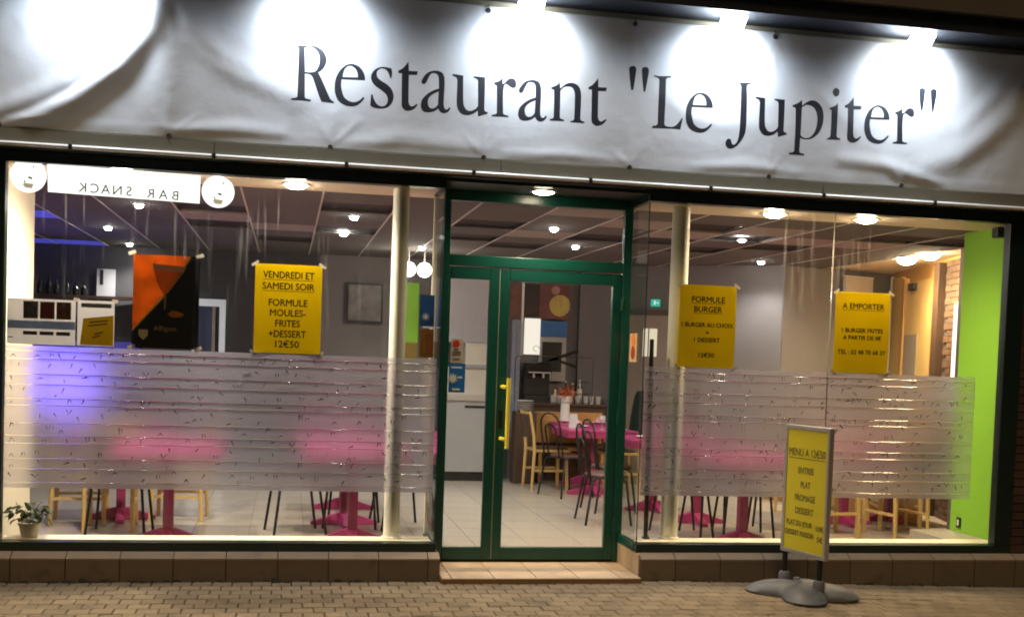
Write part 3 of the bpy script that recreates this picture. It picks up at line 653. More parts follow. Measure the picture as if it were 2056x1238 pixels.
for i in range(8):
    for z in (2.962, 3.962):
        x = -0.02 + 1.05*i; y = float(banner_y(np.array([x]), np.array([z]))[0])
        MB().tube([(x + 0.012*math.cos(t*math.pi/5), y - 0.003, z + 0.012*math.sin(t*math.pi/5)) for t in range(10)], 0.005, 6, closed=True).build('eyelet', EYE, bn, smooth=60)
        MB().tube([(x, y - 0.004, z), (x, y - 0.010, z - 0.022 if z < 3.5 else z + 0.022), (x, -0.153 if z < 3.5 else y, z - 0.03 if z < 3.5 else z + 0.045)], 0.0035, 5).build('tie', BLACK, bn)

# ================================================================== BANNER FLOODLIGHTS
HOUS = mat('lamp_housing', (0.03, 0.03, 0.035), 0.4, metal=0.4)
LENS = emit('flood_lens', (0.88, 0.94, 1.0), 60.0)
where = ['at the far left, over the big drape fold', 'above the R of Restaurant', 'above the last letters of Restaurant', 'above the J of Jupiter', 'at the right, above the end quotation mark']
FX = (0.52, 1.96, 3.40, 4.85, 6.30)
for x, wh in zip(FX, where):
    t = thing('floodlight', (x, -0.36, 4.04), 'small lit floodlight under the dark beam ' + wh, 'floodlight', 'floodlights along the banner')
    hd = MB(); hd.box(-0.080, 0.080, -0.042, 0.042, 0.006, 0.026)
    me = hd.mesh('housing'); rot = Matrix.Rotation(R(-38), 4, 'X'); sh = Matrix.Translation((x, -0.285, 4.000)); me.transform(rot); me.transform(sh)
    mk('housing', me, HOUS, t, bevel=0.006)
    lm = MB().box(-0.088, 0.088, -0.048, 0.048, -0.012, 0.0055).mesh('lens'); lm.transform(rot); lm.transform(sh); mk('lens', lm, LENS, t)
    MB().bar((x, -0.30, 4.012), (x, -0.30, 4.041), 0.02, 0.03).build('bracket', HOUS, t)
    light('flood_beam', 'SPOT', (x, -0.290, 3.905), 80.0, (0.82, 0.91, 1.0), t, target=(x, -0.14, 3.80), spot_size=R(158), spot_blend=0.72, shadow_soft_size=0.05)

# ================================================================== POSTERS IN THE WINDOWS
YEL = mat('yellow_paper', (0.74, 0.61, 0.012), 0.55, var=0.06, scale=3, trans=0.5)
PRINT = mat('dark_print', (0.045, 0.032, 0.012), 0.7)
TAPE = mat('tape', (0.75, 0.72, 0.66), 0.3, trans=0.4)
PAPER = mat('white_paper', (0.80, 0.80, 0.82), 0.6, var=0.04, trans=0.5)
def sheet_mesh(x0, x1, y, z0, z1, curl=0.0, th=0.0006):
    """paper with slightly curled corners"""
    n = 8; v, f = [], []
    for k in range(2):
        for j in range(n + 1):
            for i in range(n + 1):
                a, b = i / n * 2 - 1, j / n * 2 - 1
                v.append((x0 + (x1-x0)*i/n, y + k*th + curl*(abs(a)**4*abs(b)**4 + 0.25*abs(a)**6), z0 + (z1-z0)*j/n))
    m_ = (n+1)**2
    for j in range(n):
        for i in range(n):
            q = (j*(n+1)+i, j*(n+1)+i+1, (j+1)*(n+1)+i+1, (j+1)*(n+1)+i); f.append(q); f.append(tuple(m_ + p for p in reversed(q)))
    for i in range(n):
        f.append((i+1, i, m_+i, m_+i+1)); a = n*(n+1); f.append((a+i, a+i+1, m_+a+i+1, m_+a+i))
        a, b = i*(n+1), (i+1)*(n+1); f.append((a, b, m_+b, m_+a)); a, b = a+n, b+n; f.append((b, a, m_+a, m_+b))
    return MB().add(v, f)
def yellow_poster(x0, x1, z0, z1, label, lines):
    t = thing('yellow_poster', ((x0+x1)/2, 0.015, z0), label, 'poster', 'yellow menu posters taped inside the windows')
    sheet_mesh(x0, x1, 0.0150, z0, z1, 0.012).build('sheet', YEL, t, smooth=50)
    for (s, z, size, wide, under) in lines:
        put_text(t, s, (x0+x1)/2, 0.0135, z, size, PRINT, 0.0016, wide)
        if under: MB().box((x0+x1)/2 - wide/2, (x0+x1)/2 + wide/2, 0.0130, 0.0140, z - size*0.50, z - size*0.44).build('underline', PRINT, t)
    for (x, z, a) in ((x0, z1, 1), (x1, z1, -1), (x0, z0, -1), (x1, z0, 1)):
        MB().bar((x - 0.022, 0.0125, z - 0.016*a), (x + 0.022, 0.0125, z + 0.016*a), 0.018, 0.0008, up=(0, 1, 0)).build('tape', TAPE, t)
    return t
yellow_poster(1.602, 2.055, 1.562, 2.170, 'yellow poster VENDREDI ET SAMEDI SOIR taped inside the left window', [
 ('VENDREDI ET', 2.095, 0.066, 0.345, True), ('SAMEDI SOIR', 2.018, 0.066, 0.350, True), ('FORMULE', 1.906, 0.066, 0.26, False), ('MOULES-', 1.836, 0.066, 0.24, False),
 ('FRITES', 1.764, 0.066, 0.165, False), ('+DESSERT', 1.692, 0.066, 0.25, False), ('12€50', 1.622, 0.066, 0.16, False)])
yellow_poster(4.650, 5.090, 1.562, 2.168, 'yellow poster FORMULE BURGER taped inside the right window beside the round column', [
 ('FORMULE', 2.060, 0.060, 0.255, True), ('BURGER', 1.988, 0.060, 0.215, True), ('1 BURGER AU CHOIX', 1.874, 0.045, 0.40, False), ('+', 1.818, 0.045, 0.03, False),
 ('1 DESSERT', 1.764, 0.045, 0.20, False), ('12€50', 1.652, 0.045, 0.12, False)])
yellow_poster(5.882, 6.330, 1.562, 2.170, 'yellow poster A EMPORTER taped inside the right window, rightmost poster', [
 ('A EMPORTER', 2.062, 0.060, 0.34, True), ('1 BURGER FRITES', 1.880, 0.045, 0.335, False), ('A PARTIR DE 8€', 1.826, 0.045, 0.31, False), ('TEL : 02 48 70 68 37', 1.716, 0.045, 0.39, False)])

# orange and black beer poster
t = thing('beer_poster', (1.015, 0.015, 1.56), 'orange and black drink poster with a glass on a diagonal, left window', 'poster')
MB().prism([(1.178, 2.193), (1.235, 2.193), (1.235, 1.565), (0.802, 1.565), (0.802, 1.674), (0.995, 1.899), (1.166, 2.161)], 0.0152, 0.0160).build('black_field', mat('poster_black', (0.018, 0.018, 0.022), 0.35, var=0.5, scale=6), t)
ORG = mat('poster_orange', (0.55, 0.20, 0.035), 0.45, var=0.7, scale=6, trans=0.5)
MB().prism([(0.803, 2.192), (1.165, 2.192), (1.155, 2.165), (0.985, 1.905), (0.803, 1.690)], 0.0150, 0.0158).build('orange_field', ORG, t)
MB().prism([(1.165, 2.192), (1.178, 2.192), (1.166, 2.162), (0.995, 1.900), (0.803, 1.675), (0.803, 1.690), (0.985, 1.905), (1.155, 2.165)], 0.0145, 0.0152).build('gold_edge', mat('poster_gold', (0.75, 0.45, 0.06), 0.4), t)
MB().prism([(0.925, 2.135), (1.145, 2.120), (1.125, 2.075), (1.08, 2.01), (1.03, 1.94), (1.008, 1.93), (0.985, 1.95), (0.955, 2.02)], 0.0140, 0.0148).build('glass_bowl', mat('poster_amber', (0.75, 0.36, 0.10), 0.4, var=0.3, scale=9, trans=0.6), t)
MB().prism([(0.925, 2.135), (1.145, 2.120), (1.130, 2.082), (0.935, 2.092)], 0.0133, 0.0139).build('foam', mat('poster_foam', (0.75, 0.60, 0.40), 0.5, trans=0.6), t)
MB().prism([(1.005, 1.93), (1.022, 1.93), (1.016, 1.83), (1.006, 1.83)], 0.0140, 0.0148).build('glass_stem', mat('poster_stem', (0.25, 0.16, 0.13), 0.4), t)
MB().prism([(1.03, 1.80), (1.06, 1.825), (1.10, 1.818), (1.14, 1.800), (1.12, 1.782), (1.06, 1.778)], 0.0140, 0.0148).build('fruit', mat('poster_fruit', (0.40, 0.14, 0.03), 0.4, var=0.5, scale=30), t)
MB().prism([(0.845, 1.690), (0.905, 1.690), (0.905, 1.650), (0.875, 1.620), (0.845, 1.650)], 0.0140, 0.0148).build('shield', mat('poster_shield', (0.60, 0.45, 0.32), 0.5), t)
put_text(t, 'Affligem', 1.015, 0.0140, 1.700, 0.045, mat('poster_script', (0.38, 0.25, 0.15), 0.5), 0.0, 0.145)
for (x, z) in ((0.795, 2.20), (1.235, 2.195), (0.80, 1.57), (1.235, 1.57)):
    MB().bar((x - 0.024, 0.0128, z - 0.008), (x + 0.024, 0.0128, z + 0.010), 0.024, 0.0008, up=(0, 1, 0)).build('tape', TAPE, t)

# white poster with three pictures
t = thing('picture_poster', (0.22, 0.015, 1.56), 'white poster with three food pictures and black tags, far left of the window', 'poster')
sheet_mesh(0.012, 0.440, 0.0150, 1.565, 1.865, 0.004).build('sheet', PAPER, t, smooth=50)
for a, b, c in ((0.112, 0.205, (0.12, 0.11, 0.11)), (0.216, 0.308, (0.20, 0.04, 0.04)), (0.320, 0.412, (0.17, 0.075, 0.035))):
    MB().box(a, b, 0.0138, 0.0144, 1.735, 1.850).build('picture', mat('picture_%d' % int(a*1000), c, 0.5, var=0.8, scale=28, trans=0.4), t)
MB().box(0.014, 0.438, 0.0138, 0.0146, 1.668, 1.722).build('blue_band', mat('poster_bluegrey', (0.45, 0.55, 0.72), 0.6, var=0.15, scale=12, trans=0.5), t)
for a in (0.112, 0.216, 0.320):
    MB().box(a, a + 0.088, 0.0138, 0.0144, 1.628, 1.652).build('black_tag', BLACK, t)
MB().box(0.02, 0.05, 0.0138, 0.0144, 1.605, 1.612).build('small_print', PRINT, t)
t = thing('flyer', (0.57, 0.015, 1.56), 'white flyer with a tilted yellow block and dark writing', 'poster')
sheet_mesh(0.452, 0.688, 0.0150, 1.568, 1.868, 0.004).build('sheet', PAPER, t, smooth=50)
MB().box(0.475, 0.668, 0.0138, 0.0144, 1.822, 1.850).build('heading_strip', mat('grey_print', (0.16, 0.15, 0.14), 0.6, var=0.6, scale=40), t)
MB().prism([(0.470, 1.572), (0.684, 1.572), (0.684, 1.775), (0.490, 1.748)], 0.0138, 0.0144).build('yellow_block', mat('flyer_yellow', (0.75, 0.58, 0.03), 0.5, var=0.1, trans=0.5), t)
for x0, x1, z in ((0.53, 0.65, 1.722), (0.52, 0.645, 1.700), (0.56, 0.62, 1.645), (0.55, 0.60, 1.622)):
    MB().bar((x0, 0.0130, z), (x1, 0.0130, z + 0.018), 0.008, 0.0006, up=(0, 1, 0)).build('written_line', PRINT, t)
for x in (0.446, 0.690): MB().bar((x - 0.02, 0.0120, 1.872), (x + 0.02, 0.0120, 1.868), 0.024, 0.0008, up=(0, 1, 0)).build('tape', TAPE, t)

# back of the hanging BAR SNACK sign (its writing reads towards the room)
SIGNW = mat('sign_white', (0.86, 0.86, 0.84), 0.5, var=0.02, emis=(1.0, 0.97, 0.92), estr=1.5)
INKS = mat('sign_ink', (0.10, 0.09, 0.08), 0.6)
t = thing('hanging_sign', (0.73, 0.02, 2.56), 'bright white BAR SNACK sign seen from behind, mirrored letters and two round ends', 'sign')
pn = MB(); pn.add([(0.245, 0.016, 2.755), (1.225, 0.016, 2.738), (1.222, 0.016, 2.552), (0.252, 0.016, 2.572), (0.245, 0.022, 2.755), (1.225, 0.022, 2.738), (1.222, 0.022, 2.552), (0.252, 0.022, 2.572)],
                   [(0,1,2,3),(7,6,5,4),(0,4,5,1),(1,5,6,2),(2,6,7,3),(3,7,4,0)])
pn.build('panel', SIGNW, t)
for ch, x, z in zip('BARSNACK', (1.065, 0.985, 0.905, 0.765, 0.690, 0.615, 0.545, 0.470), (2.592, 2.594, 2.596, 2.602, 2.604, 2.606, 2.608, 2.610)):
    put_text(t, ch, x, 0.0150, z, 0.088, INKS, -0.0015, None, mirror=True)
for cx, cz, rr in ((0.128, 2.672, 0.113), (1.342, 2.638, 0.108)):
    d = MB().tube([(cx, 0.0155, cz), (cx, 0.0222, cz)], rr, 40).build('round_end', SIGNW, t)
    b = MB(); b.prism([(cx-0.03, cz-0.05), (cx+0.035, cz-0.055), (cx+0.025, cz-0.085), (cx-0.022, cz-0.082)], 0.0138, 0.0150)
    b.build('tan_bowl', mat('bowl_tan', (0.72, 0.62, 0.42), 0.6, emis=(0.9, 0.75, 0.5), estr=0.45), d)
    for p, q, wd in (((0.0, -0.012), (0.025, -0.02), 0.012), ((-0.025, -0.035), (-0.018, -0.048), 0.008), ((0.03, 0.05), (0.036, 0.066), 0.006), ((-0.034, -0.066), (0.03, -0.060), 0.006)):
        MB().bar((cx+p[0], 0.0145, cz+p[1]), (cx+q[0], 0.0145, cz+q[1]), wd, 0.0008, up=(0, 1, 0)).build('drawn_mark', INKS, d)
for x in (0.30, 1.18): MB().tube([(x, 0.019, 2.74), (x, 0.019, 2.757)], 0.002, 6).build('hanger', BLACKM, t)

# notices at the doorway
BLUE = mat('notice_blue', (0.02, 0.10, 0.32), 0.45, var=0.15, trans=0.2)
t = thing('blue_notice', (2.858, 0.30, 1.79), 'blue notice with a pale star at the left window corner, above a brown one', 'notice')
MB().box(2.772, 2.878, 0.298, 0.3, 1.792, 2.02).build('sheet', BLUE, t); MB().box(2.796, 2.872, 0.2965, 0.2975, 1.780, 1.792).build('pale_edge', PAPER, t)
b = MB()
for k in range(8): a = k * math.pi / 4; b.prism([(2.815 + 0.006*math.cos(a+1.57), 1.86 + 0.006*math.sin(a+1.57)), (2.815 + 0.035*math.cos(a), 1.86 + 0.035*math.sin(a)), (2.815 - 0.006*math.cos(a+1.57), 1.86 - 0.006*math.sin(a+1.57))], 0.2955 - 0.0002*k, 0.2975)
b.build('star', mat('star_pale', (0.55, 0.6, 0.6), 0.5), t)
t = thing('brown_notice', (2.855, 0.30, 1.56), 'brown and ochre notice below the blue one at the left window corner', 'notice')
MB().box(2.775, 2.878, 0.298, 0.3, 1.565, 1.772).build('sheet', mat('ochre', (0.26, 0.13, 0.02), 0.5, var=0.5, scale=10, trans=0.3), t)
MB().box(2.82, 2.876, 0.2965, 0.2975, 1.60, 1.74).build('rust_panel', mat('rust_print', (0.28, 0.09, 0.02), 0.5, var=0.3, scale=9, trans=0.3), t)
t = thing('red_dot_sticker', (3.075, 0.463, 1.53), 'white sticker with a red disc on the narrow door leaf', 'sticker')
MB().box(3.032, 3.128, 0.4635, 0.4655, 1.532, 1.712).build('sheet', mat('cream_sticker', (0.45, 0.42, 0.38), 0.5), t)
MB().tube([(3.072, 0.4620, 1.675), (3.072, 0.4632, 1.675)], 0.027, 24).build('red_disc', mat('red_disc', (0.50, 0.035, 0.015), 0.4), t)
for z, a, b_ in ((1.632, 3.055, 3.09), (1.612, 3.045, 3.11), (1.594, 3.045, 3.105), (1.560, 3.05, 3.10)): MB().box(a, b_, 0.4622, 0.4632, z - 0.006, z + 0.006).build('printed_line', mat('sticker_print', (0.12, 0.09, 0.08), 0.6), t)
t = thing('blue_sticker', (3.085, 0.463, 1.31), 'bright blue sticker with a white sun burst on the narrow door leaf', 'sticker')
MB().box(3.022, 3.146, 0.4635, 0.4655, 1.312, 1.530).build('sheet', mat('bright_blue', (0.015, 0.15, 0.46), 0.4, var=0.12), t)
b = MB()
for k in range(10): a = k * math.pi / 5 + 0.2; b.prism([(3.052 + 0.012*math.cos(a+1.57), 1.415 + 0.012*math.sin(a+1.57)), (3.052 + 0.045*math.cos(a), 1.415 + 0.045*math.sin(a)), (3.052 - 0.012*math.cos(a+1.57), 1.415 - 0.012*math.sin(a+1.57))], 0.4610 - 0.0001*k, 0.4632)
b.build('sun_burst', mat('sun_white', (0.62, 0.66, 0.66), 0.5), t)
for z, a, b_ in ((1.498, 3.04, 3.12), (1.425, 3.09, 3.125), (1.335, 3.05, 3.11)): MB().box(a, b_, 0.4622, 0.4632, z - 0.007, z + 0.007).build('printed_line', mat('sun_white', (0.62, 0.66, 0.66), 0.5), t)
t = thing('orange_sticker', (4.386, 0.27, 1.58), 'small orange and cream sticker on the side pane right of the door', 'sticker')
MB().box(4.3855, 4.3880, 0.18, 0.355, 1.585, 1.80).build('sheet', mat('sticker_cream', (0.75, 0.52, 0.28), 0.5), t)
MB().tube([(4.3835, 0.268, 1.75), (4.3852, 0.268, 1.75)], 0.052, 20).build('orange_disc', mat('orange_disc', (0.85, 0.28, 0.05), 0.4), t)
MB().tube([(4.3835, 0.268, 1.655), (4.3852, 0.268, 1.655)], 0.05, 20).build('red_fruit', mat('red_fruit', (0.42, 0.07, 0.02), 0.4, var=0.4, scale=40), t)

# ================================================================== SWING SIGN ON THE PAVEMENT
SX, SY = 5.435, -0.56; sz = gz(SX)
t = thing('pavement_sign', (SX, SY, sz), 'yellow MENU pavement sign on a grey plastic base in front of the right window', 'sign')
t.rotation_euler = (0, 0, 0)
pd = Vector((0.245, -0.97, 0)).normalized()            # direction along the panel, towards the street
pn_ = Vector((-pd.y, pd.x, 0)) * -1                    # panel face normal, towards the camera's left
if pn_.x > 0: pn_ = -pn_
GREYP = mat('grey_plastic', (0.13, 0.13, 0.135), 0.5, var=0.08, scale=5, bump=0.1, bscale=200, stain=(9, 0.6, (0.12, 0.12, 0.12), 0.4))
tips = [(-0.33, 0.22, 0.42), (-0.13, -0.36, 0.40), (0.36, -0.15, 0.40), (0.19, 0.28, 0.36)]
angs = [math.atan2(y, x) for x, y, _ in tips]; lens = [math.hypot(x, y) for x, y, _ in tips]
NA, NR = 72, 12; v, f = [], []
def rad(th):
    b = 0.19
    for a, l in zip(angs, lens):
        d = abs((th - a + math.pi) % (2*math.pi) - math.pi); b = max(b, 0.19 + (l - 0.19) * math.exp(-(d/0.62)**2.6))
    return b
for k in range(NR + 1):
    q = k / NR
    for i in range(NA):
        th = 2*math.pi*i/NA; rr = rad(th)*q
        h_ = 0.018 + 0.082*max(0.0, (1 - q**3.2))**0.8 * (0.80 + 0.20*min(1, rad(th)/0.36))
        v.append((SX + rr*math.cos(th), SY + rr*math.sin(th), sz + h_ + 0.004))
for k in range(NR):
    for i in range(NA): f.append((k*NA+i, k*NA+(i+1) % NA, (k+1)*NA+(i+1) % NA, (k+1)*NA+i))
nb = len(v)
for i in range(NA): x, y, z = v[NR*NA+i]; v.append((SX+(x-SX)*0.97, SY+(y-SY)*0.97, sz+0.001))
for i in range(NA): f.append((NR*NA+i, NR*NA+(i+1) % NA, nb+(i+1) % NA, nb+i))
f.append(tuple(nb+i for i in range(NA)))
MB().add(v, f).build('base', GREYP, t, smooth=50)
ctr = Vector((SX, SY, 0))
MB().tube([(SX - 0.02, SY + 0.05, sz + 0.112), (SX - 0.02, SY + 0.05, sz + 0.124)], 0.025, 14).build('filler_cap', GREYP, t, smooth=40)
for s in (-0.20, 0.17):
    p = ctr + pd * s
    MB().lathe([(0.042, sz + 0.07), (0.040, sz + 0.13), (0.027, sz + 0.145)], (p.x, p.y, 0), 16).build('collar', GREYP, t, smooth=40)
    MB().cyl((p.x, p.y, sz + 0.1), (p.x, p.y, 0.30), 0.019, 12).build('post', BLACK, t, smooth=40)
ALU = mat('aluminium', (0.62, 0.61, 0.58), 0.35, metal=0.7, var=0.06)
SYEL = mat('sign_yellow', (0.80, 0.66, 0.03), 0.45, var=0.05, scale=3)
def pbox(nm, m, s0, s1, n0, n1, z0, z1, bevel=0):
    c = [ctr + pd*a + pn_*b for a, b in ((s0, n0), (s1, n0), (s1, n1), (s0, n1))]
    return MB().add([(p.x, p.y, z0) for p in c] + [(p.x, p.y, z1) for p in c], [(0,3,2,1),(4,5,6,7),(0,1,5,4),(1,2,6,5),(2,3,7,6),(3,0,4,7)]).build(nm, m, t, bevel=bevel)
H0, H1, W = 0.272, 1.182, 0.235
pbox('bottom_edge', ALU, -W, W, -0.02, 0.02, H0, H0+0.03, 0.003); pbox('top_edge', ALU, -W, W, -0.022, 0.022, H1-0.028, H1, 0.003)
pbox('side_edge', ALU, -W, -W+0.028, -0.02, 0.02, H0+0.0305, H1-0.0285, 0.003); pbox('side_edge', ALU, W-0.022, W, -0.02, 0.02, H0+0.0305, H1-0.0285, 0.003)
pbox('board', SYEL, -W+0.0285, W-0.0225, -0.012, 0.012, H0+0.031, H1-0.029)
SPR = mat('sign_print', (0.16, 0.13, 0.03), 0.6)
def sign_text(s, z, size, wide, off=0.0, under=False):
    me = text_mesh(s, size, 0.0012, wide)
    M4 = Matrix(((pd.x, -pn_.x, 0, ctr.x + pd.x*off + pn_.x*0.0135), (pd.y, -pn_.y, 0, ctr.y + pd.y*off + pn_.y*0.0135), (0, 0, 1, z), (0, 0, 0, 1)))
    me.transform(M4); mk('lettering', me, SPR, t)
    if under: pbox('underline', SPR, off - wide/2, off + wide/2, 0.0125, 0.0138, z - size*0.55, z - size*0.49)
sign_text('MENU A 12€50', 0.990, 0.075, 0.38, 0.0, True)
for s, z, wd in (('ENTREE', 0.865, 0.16), ('PLAT', 0.765, 0.10), ('FROMAGE', 0.672, 0.21), ('DESSERT', 0.580, 0.19)): sign_text(s, z, 0.062, wd)
sign_text('PLAT DU JOUR', 0.490, 0.052, 0.27, -0.05); sign_text('10€', 0.480, 0.052, 0.07, 0.165)
sign_text('DESSERT MAISON', 0.420, 0.052, 0.30, -0.045); sign_text('5€', 0.405, 0.052, 0.055, 0.17)
t.rotation_euler = (0, 0, 0)

# ================================================================== LAMPS
RING = mat('lamp_ring', (0.75, 0.75, 0.75), 0.3, metal=0.3)
def downlight(x, y, z, label, r=0.036, energy=26, col=(1.0, 0.90, 0.80), size=135, glow=40, lens='lamp_white', name='ceiling_spotlight', group='recessed ceiling spotlights', dome=0.022):
    t = thing(name, (x, y, z), label, 'ceiling light', group)
    MB().lathe([(r + 0.012, -0.006), (r + 0.012, 0.004), (r, 0.004), (r - 0.002, -0.006)], (x, y, z), 24).build('ring', RING, t, smooth=40)
    MB().lathe([(0.005, -dome), (r * 0.45, -dome * 0.93), (r * 0.75, -dome * 0.6), (r - 0.003, -0.004), (r - 0.003, 0.002)], (x, y, z), 24).build('lens', emit(lens, col, glow), t, smooth=60)
    light('lamp', 'SPOT', (x, y, z - dome - 0.02), energy, col, t, target=(x, y, z - 1), spot_size=R(size), spot_blend=0.7, shadow_soft_size=r * 0.8)
    return t
WARM, LWARM, NEUT = (1.0, 0.78, 0.52), (1.0, 0.86, 0.68), (1.0, 0.94, 0.90)
for x, y, lab in ((0.02, 4.15, 'above the bar at the left'), (-0.02, 6.05, 'far back left, above the orange poster corner'), (2.37, 2.02, 'nearest one left of the window column'),
                  (2.35, 3.50, 'behind the nearest one left of the window column'), (3.26, 4.55, 'over the lime strip beside the door'), (4.16, 2.06, 'right behind the transom pane, nearer of two'),
                  (4.74, 3.54, 'behind the transom pane, farther of two'), (5.95, 2.06, 'nearer one in the right window'), (7.05, 4.15, 'farther one in the right window'), (0.575, 2.05, 'hidden behind the BAR SNACK sign')):
    downlight(x, y, CZ - 0.002, 'round ceiling spotlight ' + lab, energy=64, col=NEUT, lens='lamp_neutral', glow=320)
for x, y, lab in ((0.68, 0.25, 'above the BAR SNACK sign'), (1.86, 0.25, 'above the VENDREDI poster'), (5.46, 0.25, 'right of the column'), (6.22, 0.25, 'above the A EMPORTER poster')):
    downlight(x, y, CZ + 0.002, 'bright warm downlight in the window soffit ' + lab, 0.085, energy=(270 if x < 1 else 170 if x < 3 else 112), col=(LWARM if x < 3 else WARM), glow=260, size=165, dome=0.03, lens=('lamp_warm_left' if x < 3 else 'lamp_warm'), name='window_downlight', group='warm downlights along the window soffit')
downlight(3.64, 0.21, 2.804, 'bright round downlight in the dark ceiling of the entrance recess', 0.085, energy=60, col=(1.0, 0.80, 0.58), glow=45, lens='lamp_entry', name='entrance_downlight', group=None, size=150)
for x, y, lab in ((8.20, 3.05, 'farther of the two over the wooden doors'), (8.10, 2.45, 'nearer of the two over the wooden doors')):
    downlight(x, y, CZ + 0.018, 'warm alcove downlight, ' + lab, 0.11, energy=150, col=(1.0, 0.76, 0.45), glow=200, dome=0.07, size=160, lens='lamp_alcove', name='alcove_downlight', group='warm downlights in the alcove')
GLOBE = emit('globe_glow', (1.0, 0.86, 0.75), 9.0)
for x, lab in ((3.165, 'left'), (3.345, 'right')):
    t = thing('globe_lamp', (x, 5.0, 2.54), 'round white globe lamp above the lime strip, %s of the pair' % lab, 'lamp', 'pair of globe lamps')
    MB().lathe([(0.01, -0.085), (0.05, -0.07), (0.078, -0.035), (0.085, 0), (0.078, 0.035), (0.05, 0.07), (0.01, 0.085)], (x, 5.0, 2.54), 24).build('globe', GLOBE, t, smooth=80)
    MB().cyl((x, 5.0, 2.62), (x, 5.0, 2.75), 0.008, 8).build('stem', RING, t)
    light('lamp', 'POINT', (x, 4.86, 2.44), 8, (1.0, 0.85, 0.7), t, shadow_soft_size=0.08)

# ================================================================== COLUMNS AND POLE
for x, y, r_, lab in ((2.600, 0.165, 0.058, 'round cream column behind the left window, near the door'), (4.705, 0.215, 0.066, 'round cream column behind the right window, beside the FORMULE BURGER poster')):
    t = thing('column', (x, y, 0.263), lab, 'column', 'slim columns behind the glass')
    MB().lathe([(r_, 0.001), (r_, 2.489)], (x, y, 0.263), 32).build('shaft', COLM, t, smooth=40)
    MB().lathe([(r_ + 0.012, 0.0), (r_ + 0.012, 0.012), (r_ + 0.001, 0.016)], (x, y, 0.2632), 32).build('foot_ring', COLM, t, smooth=40)
t = thing('folded_parasol', (4.515, 0.20, 0.264), 'slim dark pole standing inside the right window corner', 'pole')
MB().tube([(4.520, 0.20, 0.264), (4.515, 0.20, 1.2), (4.508, 0.20, 1.76)], [0.017, 0.020, 0.016], 12).build('pole', mat('dark_pole', (0.025, 0.022, 0.02), 0.5), t, smooth=40)
MB().lathe([(0.03, 0), (0.03, 0.012), (0.018, 0.02)], (4.520, 0.20, 0.2642), 16).build('foot', BLACK, t, smooth=40)

# ================================================================== TABLES AND CHAIRS
def make_table(loc, label, w=0.80, d=0.76, rz=0.0):
    t = thing('cafe_table', (0, 0, 0), label, 'table', 'magenta pedestal tables')
    MB().box(-w/2, w/2, -d/2, d/2, 0.715, 0.745).build('table_top', MAGENTA, t, bevel=0.006)
    MB().box(-w/2 - 0.004, w/2 + 0.004, -d/2 - 0.004, d/2 + 0.004, 0.660, 0.7145).build('cloth_edge', MAGD, t)
    MB().box(-0.038, 0.038, -0.038, 0.038, 0.10, 0.6595).build('post', MAGP, t, bevel=0.004)
    mb = MB()
    mb.prism([(-0.29, 0.002), (0.29, 0.002), (0.29, 0.03), (0.20, 0.055), (0.06, 0.105), (-0.06, 0.105), (-0.20, 0.055), (-0.29, 0.03)], -0.034, 0.034)
    mb.build('foot', MAGENTA, t, bevel=0.004)
    mb = MB(); mb.prism([(-0.26, 0.002), (0.26, 0.002), (0.26, 0.03), (0.18, 0.055), (0.05, 0.102), (-0.05, 0.102), (-0.18, 0.055), (-0.26, 0.03)], -0.033, 0.033)
    me = mb.mesh('foot'); me.transform(Matrix.Rotation(math.pi/2, 4, 'Z')); mk('foot', me, MAGENTA, t, bevel=0.004, world=False)
    return t
tbl = None
for (x, y, rz, lab) in ((0.96, 1.12, 0, 'magenta table standing nearest the glass, left of the left window'), (0.45, 2.28, 0.1, 'magenta table in the second row, far left'),
        (2.38, 1.14, 0, 'magenta table nearest the glass beside the left column'), (2.36, 2.05, 0.05, 'magenta table in the second row behind the left column'), (2.40, 3.05, 0, 'magenta table in the third row behind the left column'),
        (5.26, 4.42, 0, 'magenta table seen through the door, nearer one'), (5.42, 5.40, 0, 'magenta table at the back seen through the door'),
        (5.68, 1.13, 0, 'magenta table nearest the glass in the right window'), (5.70, 2.30, 0, 'magenta table in the second row of the right window'), (5.55, 3.15, 0.1, 'magenta table right of the doorway, farther inside'),
        (7.22, 2.30, 0, 'magenta table among the wooden chairs at the right'), (7.85, 2.55, 0.1, 'magenta table nearest the alcove at the far right')):
    if tbl is None: tbl = make_table(None, lab); o = tbl
    else: o = copy_tree(tbl)
    o.location = (x, y, FZ); o.rotation_euler = (0, 0, rz); o['label'] = lab

